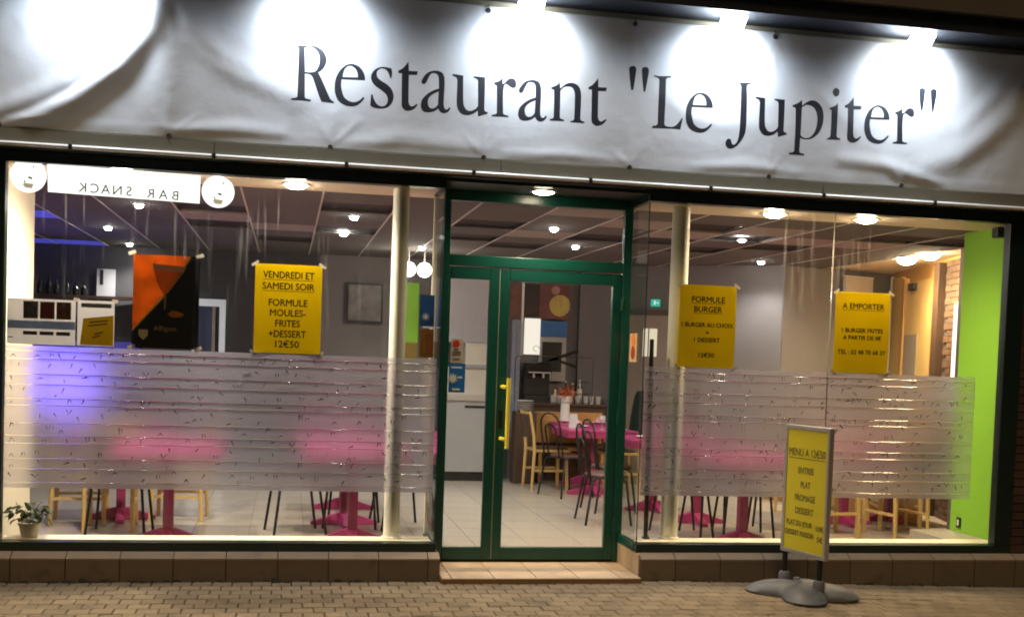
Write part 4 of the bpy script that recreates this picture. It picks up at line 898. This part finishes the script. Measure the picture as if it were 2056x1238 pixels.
SEAT = mat('brown_seat', (0.10, 0.045, 0.025), 0.5, var=0.2, scale=10)
def make_bistro():
    t = thing('bistro_chair', (0, 0, 0), '', 'chair', 'black bistro chairs')
    MB().lathe([(0.01, 0.430), (0.185, 0.430), (0.20, 0.440), (0.20, 0.455), (0.185, 0.466), (0.01, 0.468)], (0, 0, 0), 24).build('seat', SEAT, t, smooth=50, world=False)
    MB().tube([(0.205*math.cos(a), 0.205*math.sin(a), 0.437) for a in [i*math.pi/10 for i in range(20)]], 0.009, 6, closed=True).build('seat_ring', BLACKM, t, smooth=60, world=False)
    for sx in (-1, 1):
        MB().tube([(sx*0.16, 0.12, 0.430), (sx*0.19, 0.15, 0.40), (sx*0.225, 0.20, 0.0)], 0.0115, 8).build('leg', BLACKM, t, smooth=60, world=False)
        MB().tube([(sx*0.16, -0.13, 0.430), (sx*0.19, -0.17, 0.40), (sx*0.225, -0.23, 0.0)], 0.0115, 8).build('leg', BLACKM, t, smooth=60, world=False)
    for ww, hh, y_ in ((0.18, 0.92, -0.19), (0.10, 0.80, -0.185)):
        P = [(-ww, y_, 0.43), (-ww*1.02, y_ - 0.035, 0.62)]
        for k in range(9): a = math.pi - math.pi*k/8; P.append((ww*math.cos(a)*1.02, y_ - 0.06 - 0.02*math.sin(a), hh - ww*0.75 + ww*0.75*math.sin(a)))
        P += [(ww*1.02, y_ - 0.035, 0.62), (ww, y_, 0.43)]
        MB().tube(P, 0.0105, 8).build('back_loop', BLACKM, t, smooth=60, world=False)
    return t
bis = None
for (x, y, rz, lab) in ((0.55, 1.48, 3.1, 'black bistro chair nearest the glass at the far left, under the frosted band'), (1.92, 1.55, 1.75, 'black bistro chair with splayed legs left of the magenta table by the column'),
        (2.42, 1.98, 3.0, 'black bistro chair behind the magenta table by the left column'), (2.85, 1.95, -1.4, 'black bistro chair right of the left column'),
        (4.92, 4.25, -1.2, 'black loop-back bistro chair in the middle of the doorway view'), (5.08, 3.10, -1.5, 'black loop-back bistro chair cut off by the right door stile'),
        (5.30, 1.62, 1.6, 'black bistro chair behind the right column'), (5.62, 1.66, 0.1, 'black bistro chair pushed under the right window table'),
        (5.87, 1.55, 3.0, 'black bistro chair with hairpin legs left of the pavement sign'), (6.28, 1.80, 2.6, 'black bistro chair partly behind the pavement sign'), (4.80, 2.30, -1.6, 'black bistro chair seen through the side pane right of the door')):
    if bis is None: bis = make_bistro(); o = bis
    else: o = copy_tree(bis)
    o.location = (x, y, FZ); o.rotation_euler = (0, 0, rz); o['label'] = lab

def make_wood():
    t = thing('wooden_chair', (0, 0, 0), '', 'chair', 'light wooden chairs')
    MB().box(-0.21, 0.21, -0.20, 0.21, 0.435, 0.465).build('seat', WOODL, t, bevel=0.006, world=False)
    MB().box(-0.19, 0.19, -0.17, 0.19, 0.4655, 0.485).build('seat_pad', WOODD, t, bevel=0.008, world=False)
    for sx in (-1, 1):
        MB().bar((sx*0.18, 0.18, 0.4345), (sx*0.185, 0.19, 0.0), 0.034).build('leg', WOODL, t, bevel=0.003, world=False)
        MB().tube([(sx*0.185, -0.235, 0.0), (sx*0.185, -0.215, 0.434), (sx*0.185, -0.230, 0.62), (sx*0.185, -0.285, 0.90)], [0.017, 0.020, 0.019, 0.016], 8).build('leg', WOODL, t, smooth=50, world=False)
        MB().bar((sx*0.186, -0.21, 0.22), (sx*0.186, 0.185, 0.22), 0.016, 0.026).build('stretcher', WOODL, t, world=False)
    mb = MB(); n = 6
    for k in range(n):
        a, b = -0.165 + 0.33*k/n, -0.165 + 0.33*(k+1)/n
        ya, yb = -0.262 - 0.03*(1-(a/0.165)**2), -0.262 - 0.03*(1-(b/0.165)**2)
        mb.add([(a, ya, 0.60), (b, yb, 0.60), (b, yb-0.028, 0.86), (a, ya-0.028, 0.86), (a, ya-0.018, 0.60), (b, yb-0.018, 0.60), (b, yb-0.046, 0.86), (a, ya-0.046, 0.86)], [(0,1,2,3),(7,6,5,4),(0,4,5,1),(2,6,7,3)] + ([(3,7,4,0)] if k == 0 else []) + ([(1,5,6,2)] if k == n-1 else []))
    mb.build('backrest', WOODD, t, smooth=40, world=False)
    MB().bar((-0.168, -0.288, 0.878), (0.168, -0.288, 0.878), 0.022, 0.03).build('top_rail', WOODL, t, world=False)
    return t
wch = None
for (x, y, rz, lab) in ((0.16, 2.10, -1.5, 'light wooden chair at the far left behind the potted plant'), (0.44, 1.78, 0.05, 'light wooden chair between the two left tables'), (0.92, 2.30, 1.5, 'light wooden chair right of the far left table'),
        (4.86, 4.98, -1.5, 'light wooden chair with dark back at the back left of the doorway view'), (5.12, 5.98, 3.1, 'light wooden chair at the very back of the doorway view'),
        (6.72, 1.62, -1.5, 'light wooden chair just right of the pavement sign'), (7.36, 1.60, 0.2, 'light wooden chair nearest the glass at the far right'), (7.62, 2.05, 2.9, 'light wooden chair in front of the alcove'), (7.05, 2.86, 3.1, 'light wooden chair behind the right magenta table')):
    if wch is None: wch = make_wood(); o = wch
    else: o = copy_tree(wch)
    o.location = (x, y, FZ); o.rotation_euler = (0, 0, rz); o['label'] = lab

# black jacket hung over a chair by the door's right stile
t = thing('wooden_chair', (5.62, 4.75, FZ), 'chair under the black jacket, right edge of the doorway view', 'chair', 'light wooden chairs')
t.rotation_euler = (0, 0, 1.6)
for ch in list(wch.children):
    c = ch.copy(); COL.objects.link(c); c.parent = t
v, f = [], []; NU, NV = 16, 10
for j in range(NV + 1):
    q = j / NV
    for i in range(NU):
        a = 2*math.pi*i/NU; rx = (0.10 + 0.16*q**0.5) * (1 + 0.06*math.sin(5*a)); ry = (0.05 + 0.075*q**0.6) * (1 + 0.1*math.sin(3*a + 1))
        v.append((5.62 + ry*math.cos(a) + 0.285, 4.75 + rx*math.sin(a), FZ + 1.16 - 0.55*q + 0.012*math.sin(4*a)))
for j in range(NV):
    for i in range(NU): f.append((j*NU+i, j*NU+(i+1) % NU, (j+1)*NU+(i+1) % NU, (j+1)*NU+i))
f.append(tuple(range(NU)))
j_ = MB().add(v, f).build('jacket', mat('black_cloth', (0.012, 0.012, 0.014), 0.9, bump=0.4, bscale=30), None, smooth=70)
tag(j_, 'black jacket hanging over a chair back at the right of the doorway view', 'jacket')

# ================================================================== BACK OF THE ROOM, DOORWAY VIEW
t = thing('serving_counter', (3.97, 5.6, FZ), 'pale grey counter front with dark kick board behind the narrow door leaf', 'counter')
qbox('front_panel', mat('pale_grey_panel', (0.36, 0.355, 0.36), 0.4, var=0.05), t, 3.45, 4.25, 5.55, 6.05, 0.185, 1.04); qbox('kick_board', BLACK, t, 3.47, 4.23, 5.58, 6.05, FZ + 0.001, 0.184)
qbox('worktop', mat('worktop', (0.42, 0.38, 0.34), 0.4, var=0.2, scale=30), t, 3.43, 4.28, 5.53, 6.06, 1.041, 1.10, 0.004); qbox('handle_slot', BLACK, t, 3.95, 4.22, 5.545, 5.549, 0.955, 0.985)
t = thing('steel_cabinet', (3.95, 5.9, 1.10), 'tall pale steel cabinet above the counter behind the narrow door leaf', 'cabinet')
qbox('body', mat('brushed_steel', (0.40, 0.39, 0.43), 0.4, metal=0.3, var=0.12, scale=4, stretch=(20, 20, 1)), t, 3.55, 4.235, 5.78, 6.08, 1.74, 2.52, 0.006)
qbox('drawer', mat('cabinet_cream', (0.55, 0.52, 0.45), 0.5), t, 3.97, 4.24, 5.77, 6.08, 1.47, 1.738, 0.004); qbox('grey_strip', mat('strip_grey', (0.28, 0.30, 0.33), 0.5), t, 3.97, 4.24, 5.765, 6.08, 1.435, 1.469)
qbox('lower_panel', mat('cabinet_cream', (0.55, 0.52, 0.45), 0.5), t, 3.60, 4.24, 5.79, 6.08, 1.102, 1.434)
t = thing('menu_board', (4.93, 6.05, 1.33), 'food picture board with lit white and blue panels at the back of the doorway view', 'menu board')
qbox('dark_picture', mat('picture_dark', (0.035, 0.018, 0.016), 0.4, var=0.8, scale=9), t, 4.73, 4.925, 6.02, 6.05, 2.09, 2.50)
qbox('left_picture', mat('picture_red', (0.16, 0.06, 0.05), 0.4, var=0.7, scale=9), t, 4.55, 4.695, 6.02, 6.05, 2.06, 2.50)
fo = qbox('food_picture', mat('picture_brown', (0.17, 0.05, 0.05), 0.4, var=0.7, scale=7), t, 4.93, 5.30, 6.02, 6.05, 2.08, 2.50)
MB().tube([(5.19, 6.012, 2.25), (5.19, 6.018, 2.25)], 0.135, 30).build('yellow_dish', mat('dish_yellow', (0.55, 0.42, 0.12), 0.4, var=0.35, scale=12), fo)
MB().tube([(5.13, 6.013, 2.44), (5.13, 6.018, 2.44)], 0.055, 20).build('pink_dish', mat('dish_pink', (0.45, 0.22, 0.20), 0.4, var=0.2, scale=12), fo)
qbox('white_post', WHITE, t, 4.698, 4.727, 6.00, 6.05, 1.60, 2.52)
lp = qbox('lit_panel', emit('lit_panel', (1.0, 0.88, 0.76), 1.15), t, 4.745, 4.945, 5.99, 6.015, 1.625, 2.075); MB().tube([(4.90 + 0.04*math.cos(k*0.7), 5.985, 1.70 + 0.035*math.sin(k*0.7)) for k in range(8)], 0.003, 5).build('scribble', PRINT, lp)
qbox('blue_panel', mat('panel_blue', (0.035, 0.15, 0.42), 0.4, var=0.1), t, 4.948, 5.295, 6.0, 6.05, 1.855, 2.052)
qbox('white_surround', mat('surround', (0.42, 0.42, 0.43), 0.5), t, 4.948, 5.295, 6.02, 6.05, 1.30, 1.853); qbox('dark_screen', BLACK, t, 4.985, 5.235, 6.008, 6.019, 1.42, 1.79)
t = thing('blue_grey_locker', (4.64, 6.05, FZ), 'narrow blue grey locker left of the lit menu panel', 'locker')
qbox('body', mat('bluegrey_metal', (0.25, 0.29, 0.38), 0.4, var=0.06), t, 4.58, 4.692, 5.95, 6.0, FZ + 0.001, 2.05, 0.004); qbox('door_gap', BLACK, t, 4.635, 4.638, 5.946, 5.9495, 0.2, 2.0)
t = thing('buffet', (4.95, 5.85, FZ), 'dark wooden buffet against the back wall in the doorway view', 'buffet')
qbox('body', WOODD, t, 4.70, 5.75, 5.72, 6.06, FZ + 0.001, 1.0, 0.005); qbox('top', WOODD, t, 4.68, 5.77, 5.69, 6.07, 1.001, 1.03, 0.004)
for i in range(3): d_ = qbox('door', WOODD, t, 4.72 + i*0.345, 5.05 + i*0.345, 5.705, 5.7195, 0.2, 0.95, 0.003); MB().cyl((4.76 + i*0.345, 5.69, 0.6), (4.76 + i*0.345, 5.7045, 0.6), 0.012, 10).build('knob', RING, d_, smooth=40)
t = thing('coffee_machine', (4.93, 5.85, 1.03), 'black coffee machine on the dark buffet', 'coffee machine')
qbox('body', BLACK, t, 4.74, 5.06, 5.76, 6.0, 1.031, 1.12, 0.008); qbox('back', BLACK, t, 4.74, 5.06, 5.88, 6.0, 1.1205, 1.40, 0.006); qbox('head', BLACKM, t, 4.74, 5.06, 5.74, 6.0, 1.4005, 1.52, 0.01); qbox('chrome_bar', RING, t, 4.76, 5.04, 5.732, 5.7395, 1.40, 1.412)
for x in (4.84, 4.96): MB().cyl((x, 5.80, 1.34), (x, 5.80, 1.3995), 0.015, 10).build('spout', RING, t, smooth=40)
for k, (x, y, hh, cc, lab) in enumerate(((5.12, 5.80, 0.16, (0.75, 0.6, 0.45), 'cream'), (5.26, 5.82, 0.26, (0.02, 0.04, 0.02), 'dark green'), (5.34, 5.80, 0.24, (0.30, 0.10, 0.03), 'brown'), (5.44, 5.83, 0.28, (0.6, 0.58, 0.5), 'pale'))):
    b = thing('bottle', (x, y, 1.03), '%s bottle standing on the dark buffet' % lab, 'bottle', 'bottles on the buffet')
    MB().lathe([(0.030, 0.001), (0.033, 0.01), (0.033, hh*0.58), (0.012, hh*0.78), (0.012, hh)], (x, y, 1.03), 16).build('body', mat('bottle_%d' % k, cc, 0.12, var=0.05), b, smooth=50)
    MB().lathe([(0.0135, hh + 0.0005), (0.0135, hh + 0.015)], (x, y, 1.03), 12).build('cap', RING, b, smooth=40)
t = thing('flower_bowl', (5.16, 5.42, FZ + 0.745), 'red and orange flower arrangement on the back table', 'flowers')
MB().lathe([(0.03, 0.001), (0.06, 0.02), (0.05, 0.28), (0.06, 0.32)], (5.16, 5.42, FZ + 0.745), 16).build('vase', WHITE, t, smooth=50)
mb = MB(); rg = random.Random(2)
for k in range(60):
    c = Vector((5.16 + rg.gauss(0, 0.05), 5.42 + rg.gauss(0, 0.045), FZ + 0.745 + 0.36 + rg.gauss(0, 0.035))); n_ = Vector((rg.gauss(0,1), rg.gauss(0,1), rg.gauss(0,1))).normalized(); a = n_.orthogonal().normalized()*0.022; b = n_.cross(a)
    mb.add([c-a, c+b*0.8, c+a, c-b*0.8], [(0,1,2,3)])
tag(mb.build('petals', mat('petals', (0.50, 0.10, 0.03), 0.6, var=0.7, scale=30), t), kind='stuff')
t = thing('plate_stack', (4.66, 5.45, 1.0), 'stack of pale plates on a small dark stand left of the buffet', 'plates')
qbox('stand', WOODD, t, 4.54, 4.80, 5.36, 5.60, FZ + 0.001, 0.93, 0.004)
for k in range(6): MB().lathe([(0.05, 0.0), (0.11, 0.014), (0.115, 0.016), (0.05, 0.006)], (4.67, 5.48, 0.932 + k*0.024), 20).build('plate', WHITE, t, smooth=50)
t = thing('orange_bench', (5.15, 5.62, FZ), 'honey coloured wooden bench back behind the back table', 'bench')
qbox('back_board', WOOD, t, 4.83, 5.70, 5.652, 5.68, 0.55, 0.93, 0.005); qbox('seat', WOOD, t, 4.84, 5.69, 5.42, 5.6515, 0.47, 0.51, 0.004)
for x in (4.86, 5.64): qbox('leg', WOOD, t, x, x + 0.04, 5.45, 5.49, FZ + 0.001, 0.4695)
t = thing('table_card', (5.01, 4.40, FZ + 0.745), 'white folded menu card standing on the nearer doorway table', 'card')
mb = MB(); mb.add([(4.955, 4.36, 0.816), (5.06, 4.36, 0.816), (5.05, 4.40, 0.975), (4.965, 4.40, 0.975), (4.955, 4.44, 0.816), (5.06, 4.44, 0.816), (4.955, 4.363, 0.816), (5.06, 4.363, 0.816), (4.955, 4.437, 0.816), (5.06, 4.437, 0.816), (5.05, 4.40, 0.972), (4.965, 4.40, 0.972)], [(0,1,2,3),(3,2,5,4),(6,11,10,7),(11,8,9,10)])
mb.build('card', PAPER, t)
for k, (x, y, lab) in enumerate(((5.30, 4.25, 'nearer doorway table, left one'), (5.46, 4.35, 'nearer doorway table, right one'), (5.60, 3.0, 'table right of the doorway'))):
    b = thing('wine_glass', (x, y, FZ + 0.745), 'clear stemmed glass on the ' + lab, 'glass', 'glasses on the tables')
    MB().lathe([(0.032, 0.001), (0.030, 0.004), (0.004, 0.008), (0.004, 0.07), (0.030, 0.09), (0.036, 0.12), (0.031, 0.155)], (x, y, FZ + 0.745), 16).build('glass', mat('glassware', (0.75, 0.75, 0.75), 0.05, trans=0.5), b, smooth=60)

# left back: bar with bottles and blue light
t = thing('framed_picture', (2.75, 6.15, 1.94), 'grey drawing in a thin black frame on the back wall', 'picture')
qbox('drawing', mat('drawing', (0.17, 0.16, 0.16), 0.5, var=0.6, scale=8), t, 2.555, 2.955, 6.12, 6.15, 1.965, 2.405)
fr_ = MB().box(2.535, 2.975, 6.11, 6.155, 2.4055, 2.425).box(2.535, 2.975, 6.11, 6.155, 1.945, 1.9645).box(2.535, 2.5545, 6.11, 6.155, 1.9650, 2.4050).box(2.9555, 2.975, 6.11, 6.155, 1.9650, 2.4050).build('frame', BLACK, t)
t = thing('wall_poster', (-0.33, 6.45, 2.1), 'narrow white poster with dark writing on the dark back wall', 'poster')
qbox('sheet', PAPER, t, -0.44, -0.225, 6.43, 6.436, 2.10, 2.47); qbox('writing', BLACK, t, -0.405, -0.365, 6.424, 6.4295, 2.28, 2.46)
t = thing('back_doorway', (0.92, 6.3, FZ), 'lit white door frame with a blue door on the dark back wall', 'door')
LITW = mat('lit_white', (0.75, 0.77, 0.80), 0.5, emis=(0.8, 0.85, 1.0), estr=0.25)  # weak emission stands in for light on the white frame
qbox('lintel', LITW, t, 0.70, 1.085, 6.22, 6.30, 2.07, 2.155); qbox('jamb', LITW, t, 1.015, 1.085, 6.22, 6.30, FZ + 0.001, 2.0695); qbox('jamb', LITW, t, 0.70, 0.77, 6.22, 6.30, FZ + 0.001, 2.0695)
qbox('leaf', mat('door_blue', (0.05, 0.07, 0.16), 0.5), t, 0.771, 0.93, 6.24, 6.30, FZ + 0.001, 2.069); qbox('edge', mat('edge_tan', (0.35, 0.30, 0.25), 0.5), t, 0.931, 0.965, 6.24, 6.30, FZ + 0.001, 2.069)
t = thing('lime_strip', (3.29, 6.1, FZ), 'narrow lime green panel on the back wall beside the left column', 'panel')
qbox('panel', GREENW, t, 3.17, 3.41, 6.03, 6.06, 1.72, 2.45); qbox('lower_panel', mat('olive_panel', (0.22, 0.15, 0.02), 0.6), t, 3.17, 3.41, 6.03, 6.06, 1.30, 1.7195)
t = thing('bar', (-0.9, 5.6, FZ), 'dark bar with blue light strips behind the picture poster', 'bar')
qbox('counter', BLACK, t, -2.3, 0.25, 4.55, 5.05, FZ + 0.001, 1.10, 0.005); qbox('counter_top', WOODD, t, -2.32, 0.28, 4.50, 5.10, 1.101, 1.14, 0.005)
qbox('back_shelf', WOODD, t, -2.3, 0.0, 6.18, 6.42, 2.10, 2.135)
BLUEL = emit('blue_strip', (0.12, 0.08, 1.0), 45.0)
qbox('back_panel', BLACK, t, -2.3, 0.22, 5.40, 5.46, FZ + 0.001, 1.66)
qbox('lit_blue_panel', emit('blue_panel_glow', (0.24, 0.18, 1.0), 0.28), t, -2.2, 0.20, 5.375, 5.3995, 0.92, 1.60)  # glow added so that blue shows through the frosted film
for z in (1.22, 1.48): qbox('light_strip', BLUEL, t, -2.2, -0.35, 5.355, 5.3745, z, z + 0.018)
light('blue_film_fill', 'POINT', (-0.10, 2.7, 1.15), 7, (0.30, 0.20, 1.0), t, shadow_soft_size=0.3)  # added light with no lamp body, tints the frosted film blue
rg = random.Random(5)
for k in range(7):
    x = -1.16 + k*0.10 + rg.uniform(-.01, .01); hh = rg.uniform(0.13, 0.20)
    b = thing('bottle', (x, 6.28, 2.135), 'dark bottle on the high bar shelf, %s from the left' % ('first', 'second', 'third', 'fourth', 'fifth', 'sixth', 'seventh')[k], 'bottle', 'dark bottles on the bar shelf')
    MB().lathe([(0.033, 0.001), (0.036, 0.01), (0.036, hh*0.6), (0.013, hh*0.8), (0.013, hh)], (x, 6.28, 2.1355), 12).build('body', mat('bar_bottle', (0.01, 0.012, 0.012), 0.15), b, smooth=50)
    MB().lathe([(0.015, hh + 0.0005), (0.015, hh + 0.014)], (x, 6.28, 2.1355), 10).build('cap', BLACKM, b, smooth=40)

# right back: exit sign, inner door, alcove with wooden doors and brick
_a = math.atan2(4.43 - 6.02, 7.46 - 5.45)
t = thing('inner_door', (6.16, 5.46, FZ), 'pale brown inner door with a lit pane under the green exit sign', 'door'); t.rotation_euler = (0, 0, _a)
def lbox(nm, m, par, x0, x1, y0, y1, z0, z1, bevel=0): return MB().box(x0, x1, y0, y1, z0, z1).build(nm, m, par, bevel=bevel, world=False)
lbox('leaf', mat('door_tan', (0.33, 0.27, 0.22), 0.6, var=0.06), t, -0.30, 0.30, -0.05, -0.005, 0.001, 2.08); lbox('frame', mat('door_brown', (0.10, 0.075, 0.06), 0.6), t, -0.36, 0.36, -0.06, -0.0035, 2.0805, 2.15); lbox('frame', mat('door_brown', (0.10, 0.075, 0.06), 0.6), t, -0.36, -0.3005, -0.06, -0.0035, 0.001, 2.08)
p_ = lbox('lit_pane', emit('lit_pane', (1.0, 0.85, 0.62), 0.9), t, -0.02, 0.16, -0.056, -0.0505, 1.58, 1.92); lbox('glazing_bar', mat('door_tan', (0.33, 0.27, 0.22), 0.6), p_, 0.045, 0.06, -0.060, -0.0562, 1.58, 1.92)
t = thing('exit_sign', (6.22, 5.36, 2.26), 'small green lit exit sign above the pale inner door', 'sign'); t.rotation_euler = (0, 0, _a)
lbox('box', emit('exit_green', (0.08, 0.62, 0.42), 0.8), t, -0.04, 0.07, -0.03, 0.0, 0.0, 0.085)
lbox('running_figure', emit('exit_white', (0.9, 1.0, 0.95), 0.9), t, 0.0, 0.022, -0.034, -0.0305, 0.02, 0.070); lbox('arrow', emit('exit_white', (0.9, 1.0, 0.95), 0.9), t, 0.035, 0.06, -0.034, -0.0305, 0.035, 0.05)
t = thing('wall_panel', (8.55, 4.72, 2.30), 'pale square panel on the grey wall above the A EMPORTER poster', 'panel'); t.rotation_euler = (0, 0, math.atan2(0.65, 1.78))
lbox('panel', mat('panel_cream', (0.62, 0.54, 0.44), 0.5), t, -0.26, 0.20, -0.05, -0.0, 0.0, 0.38, 0.006); lbox('rim', WHITE, t, -0.265, 0.205, -0.052, -0.0, 0.3805, 0.39)
_b = math.atan2(5.07 - 2.03, 9.17 - 8.35)
def alcove(nm, label, cat): o = thing(nm, (8.35, 2.03, 0.0), label, cat); o.rotation_euler = (0, 0, _b); return o
# local x runs along the alcove wall from its near end, +y towards the room
t = alcove('wooden_door', 'honey coloured wooden door in the lit alcove', 'door')
lbox('leaf', WOODL, t, 1.22, 2.30, 0.002, 0.04, FZ + 0.001, 2.60, 0.004); lbox('jamb', WOOD, t, 2.305, 2.42, 0.002, 0.06, FZ + 0.001, 2.66); lbox('jamb', WOOD, t, 1.10, 1.215, 0.002, 0.06, FZ + 0.001, 2.66)
lbox('kick_plate', mat('kick_grey', (0.30, 0.25, 0.20), 0.5), t, 1.75, 2.28, 0.041, 0.046, 0.9, 2.0); lbox('closer', BLACK, t, 1.85, 2.05, 0.041, 0.09, 2.5, 2.58, 0.004)
t = alcove('timber_post', 'dark brown timber post between the wooden door and the brick', 'post'); lbox('post', WOODD, t, 0.90, 1.075, 0.002, 0.09, FZ + 0.001, 2.73, 0.005)
t = alcove('white_corner_trim', 'thin white corner trim at the back of the alcove', 'trim'); lbox('strip', WHITE, t, 3.00, 3.06, 0.002, 0.03, FZ + 0.001, 2.73)
t = alcove('side_leaf', 'narrow wooden panel at the back of the alcove', 'panel'); lbox('leaf', WOODL, t, 2.50, 2.95, 0.002, 0.03, FZ + 0.001, 2.70, 0.003)
t = alcove('lit_mirror', 'tall bright white strip light panel against the brick beside the lime wall', 'light'); lbox('panel', emit('strip_white', (1.0, 0.93, 0.80), 2.2), t, 0.36, 0.47, 0.031, 0.05, 1.2, 2.28); lbox('rim', WOOD, t, 0.355, 0.475, 0.0305, 0.045, 2.281, 2.30)
t = struct('alcove_brickwork', MB().box(0.0, 0.89, 0.001, 0.012, FZ + 0.001, 2.74), MORTAR); t.location = (8.35, 2.03, 0); t.rotation_euler = (0, 0, _b)
ime = MB().box(0.004, 0.211, 0.0125, 0.026, 0.004, 0.061).mesh('brick'); ime.materials.append(BRICKI)
for r_ in range(0, 41):
    for c_ in range(4):
        x = 0.004 + c_*0.215 + (0.1 if r_ % 2 else 0)
        if x > 0.68: continue
        o = bpy.data.objects.new('brick', ime); COL.objects.link(o); o.parent = t; o.location = (x, 0, FZ + 0.003 + r_*0.065)
t = thing('skirting_screen', (7.8, 2.9, FZ), 'low brown boards along the lit cream panel behind the right chairs', 'screen')
_c = Vector((8.02, 2.25, 0)); _e = Vector((7.25, 4.25, 0))
def seg(nm, m, p, q, z0, z1, th):
    d = (q - p).normalized(); nn = Vector((-d.y, d.x, 0))*th; b = [p, q, q + nn, p + nn]
    return MB().add([(v.x, v.y, z0) for v in b] + [(v.x, v.y, z1) for v in b], [(0,3,2,1),(4,5,6,7),(0,1,5,4),(1,2,6,5),(2,3,7,6),(3,0,4,7)]).build(nm, m, t)
seg('cream_panel', mat('screen_cream', (0.80, 0.66, 0.44), 0.6, var=0.04), _c, _e, 0.235, 0.90, -0.03); seg('board', WOOD, _c + Vector((-0.01, -0.004, 0)), _e + Vector((-0.01, -0.004, 0)), FZ + 0.001, 0.234, -0.04)
t = thing('wall_socket', (7.38, 0.61, 0.30), 'small black framed wall socket low on the lime wall', 'socket')
MB().box(7.375, 7.3845, 0.585, 0.645, 0.298, 0.385).build('plate', BLACK, t, bevel=0.003); MB().box(7.371, 7.3745, 0.605, 0.626, 0.318, 0.366).build('insert', WHITE, t)
t = thing('wall_speaker', (7.35, 0.22, 2.68), 'small black speaker high on the lime wall', 'speaker')
MB().box(7.30, 7.372, 0.17, 0.25, 2.665, 2.745).build('body', BLACK, t, bevel=0.01); MB().cyl((7.336, 0.164, 2.70), (7.336, 0.1695, 2.70), 0.024, 16).build('cone', BLACKM, t); MB().box(7.3725, 7.3845, 0.20, 0.22, 2.69, 2.72).build('bracket', BLACK, t)

# ================================================================== POTTED PLANT ON THE SILL
px_, py_ = 0.150, 0.135
t = thing('potted_plant', (px_, py_, 0.263), 'small leafy plant in a pale pot on the sill, bottom left corner', 'plant')
MB().lathe([(0.052, 0.001), (0.070, 0.085), (0.076, 0.085), (0.076, 0.10), (0.066, 0.10), (0.060, 0.092)], (px_, py_, 0.263), 24).build('pot', mat('pot_cream', (0.55, 0.50, 0.40), 0.5), t, smooth=40)
rg = random.Random(8); LEAF = mat('leaf', (0.030, 0.050, 0.012), 0.5, var=0.5, scale=20, trans=0.25); STEM = mat('stem', (0.06, 0.06, 0.02), 0.7)
lm = []
for k in range(3):
    ln, wd = 0.075, 0.032 + 0.006*k
    vs_ = [(0,0,0),(ln*.3,-wd*.8,.006),(ln*.3,0,-.003),(ln*.3,wd*.8,.006),(ln*.65,-wd*.75,0),(ln*.65,0,-.008),(ln*.65,wd*.75,0),(ln,0,-.022)]
    me = MB().add(vs_, [(0,1,2),(0,2,3),(1,4,5,2),(2,5,6,3),(4,7,5),(5,7,6)]).mesh('leaf'); me.materials.append(LEAF); lm.append(me)
for k in range(52):
    a = rg.uniform(0, 6.28); rr = rg.uniform(0.02, 0.115)*(1.0 if k % 3 else 1.15); zz = 0.10 + 0.13*rg.random()*(1.1 - rr*4) + 0.02
    o = bpy.data.objects.new('leaf', lm[k % 3]); COL.objects.link(o); o.parent = t; o.location = (rr*math.cos(a), rr*math.sin(a)*0.8, zz); s_ = rg.uniform(0.6, 1.05); o.scale = (s_, s_, s_)
    o.rotation_euler = (rg.uniform(-.5, .5), rg.uniform(-.3, .7), a + rg.uniform(-.6, .6))
mb = MB()
for k in range(9): a = k*0.7; mb.tube([(px_, py_, 0.35), (px_ + 0.04*math.cos(a), py_ + 0.03*math.sin(a), 0.42), (px_ + 0.09*math.cos(a), py_ + 0.07*math.sin(a), 0.44 + 0.03*(k % 3))], 0.0025, 5)
mb.build('stems', STEM, t)
MB().tube([(px_ + 0.058*math.cos(a), py_ + 0.058*math.sin(a), 0.353) for a in [i*0.5236 for i in range(12)]], 0.004, 5, closed=True).build('soil_rim', STEM, t)

# ================================================================== SMALL THINGS ON THE BUFFET AND TABLES
CLEAR = mat('glassware', (0.75, 0.75, 0.75), 0.05, trans=0.5)
rg = random.Random(12)
for k, x in enumerate((5.08, 5.17, 5.30, 5.40, 5.50, 5.58, 5.66)):
    y = 5.74 + 0.03*(k % 2); b = thing('tumbler', (x, y, 1.03), 'clear tumbler on the dark buffet, %s from the left' % ('first', 'second', 'third', 'fourth', 'fifth', 'sixth', 'seventh')[k], 'glass', 'tumblers on the buffet')
    MB().lathe([(0.026, 0.001), (0.031, 0.10), (0.029, 0.10), (0.024, 0.006)], (x, y, 1.0305), 14).build('glass', CLEAR, b, smooth=50)
for k, (x, y, lab) in enumerate(((5.13, 4.62, 'nearer doorway table, left setting'), (5.45, 4.20, 'nearer doorway table, right setting'), (5.55, 5.35, 'back doorway table'), (5.45, 3.1, 'table right of the doorway'))):
    b = thing('place_setting', (x, y, FZ + 0.745), 'white plate with a folded napkin on the ' + lab, 'plate', 'place settings')
    MB().lathe([(0.06, 0.001), (0.115, 0.016), (0.118, 0.018), (0.06, 0.006)], (x, y, FZ + 0.7455), 24).build('plate', WHITE, b, smooth=50)
    MB().add([(x-0.045, y-0.04, FZ+0.757), (x+0.045, y-0.04, FZ+0.757), (x, y+0.05, FZ+0.757), (x, y, FZ+0.83)], [(0,2,1),(0,1,3),(1,2,3),(2,0,3)]).build('napkin', mat('napkin', (0.70, 0.30, 0.42), 0.8), b)
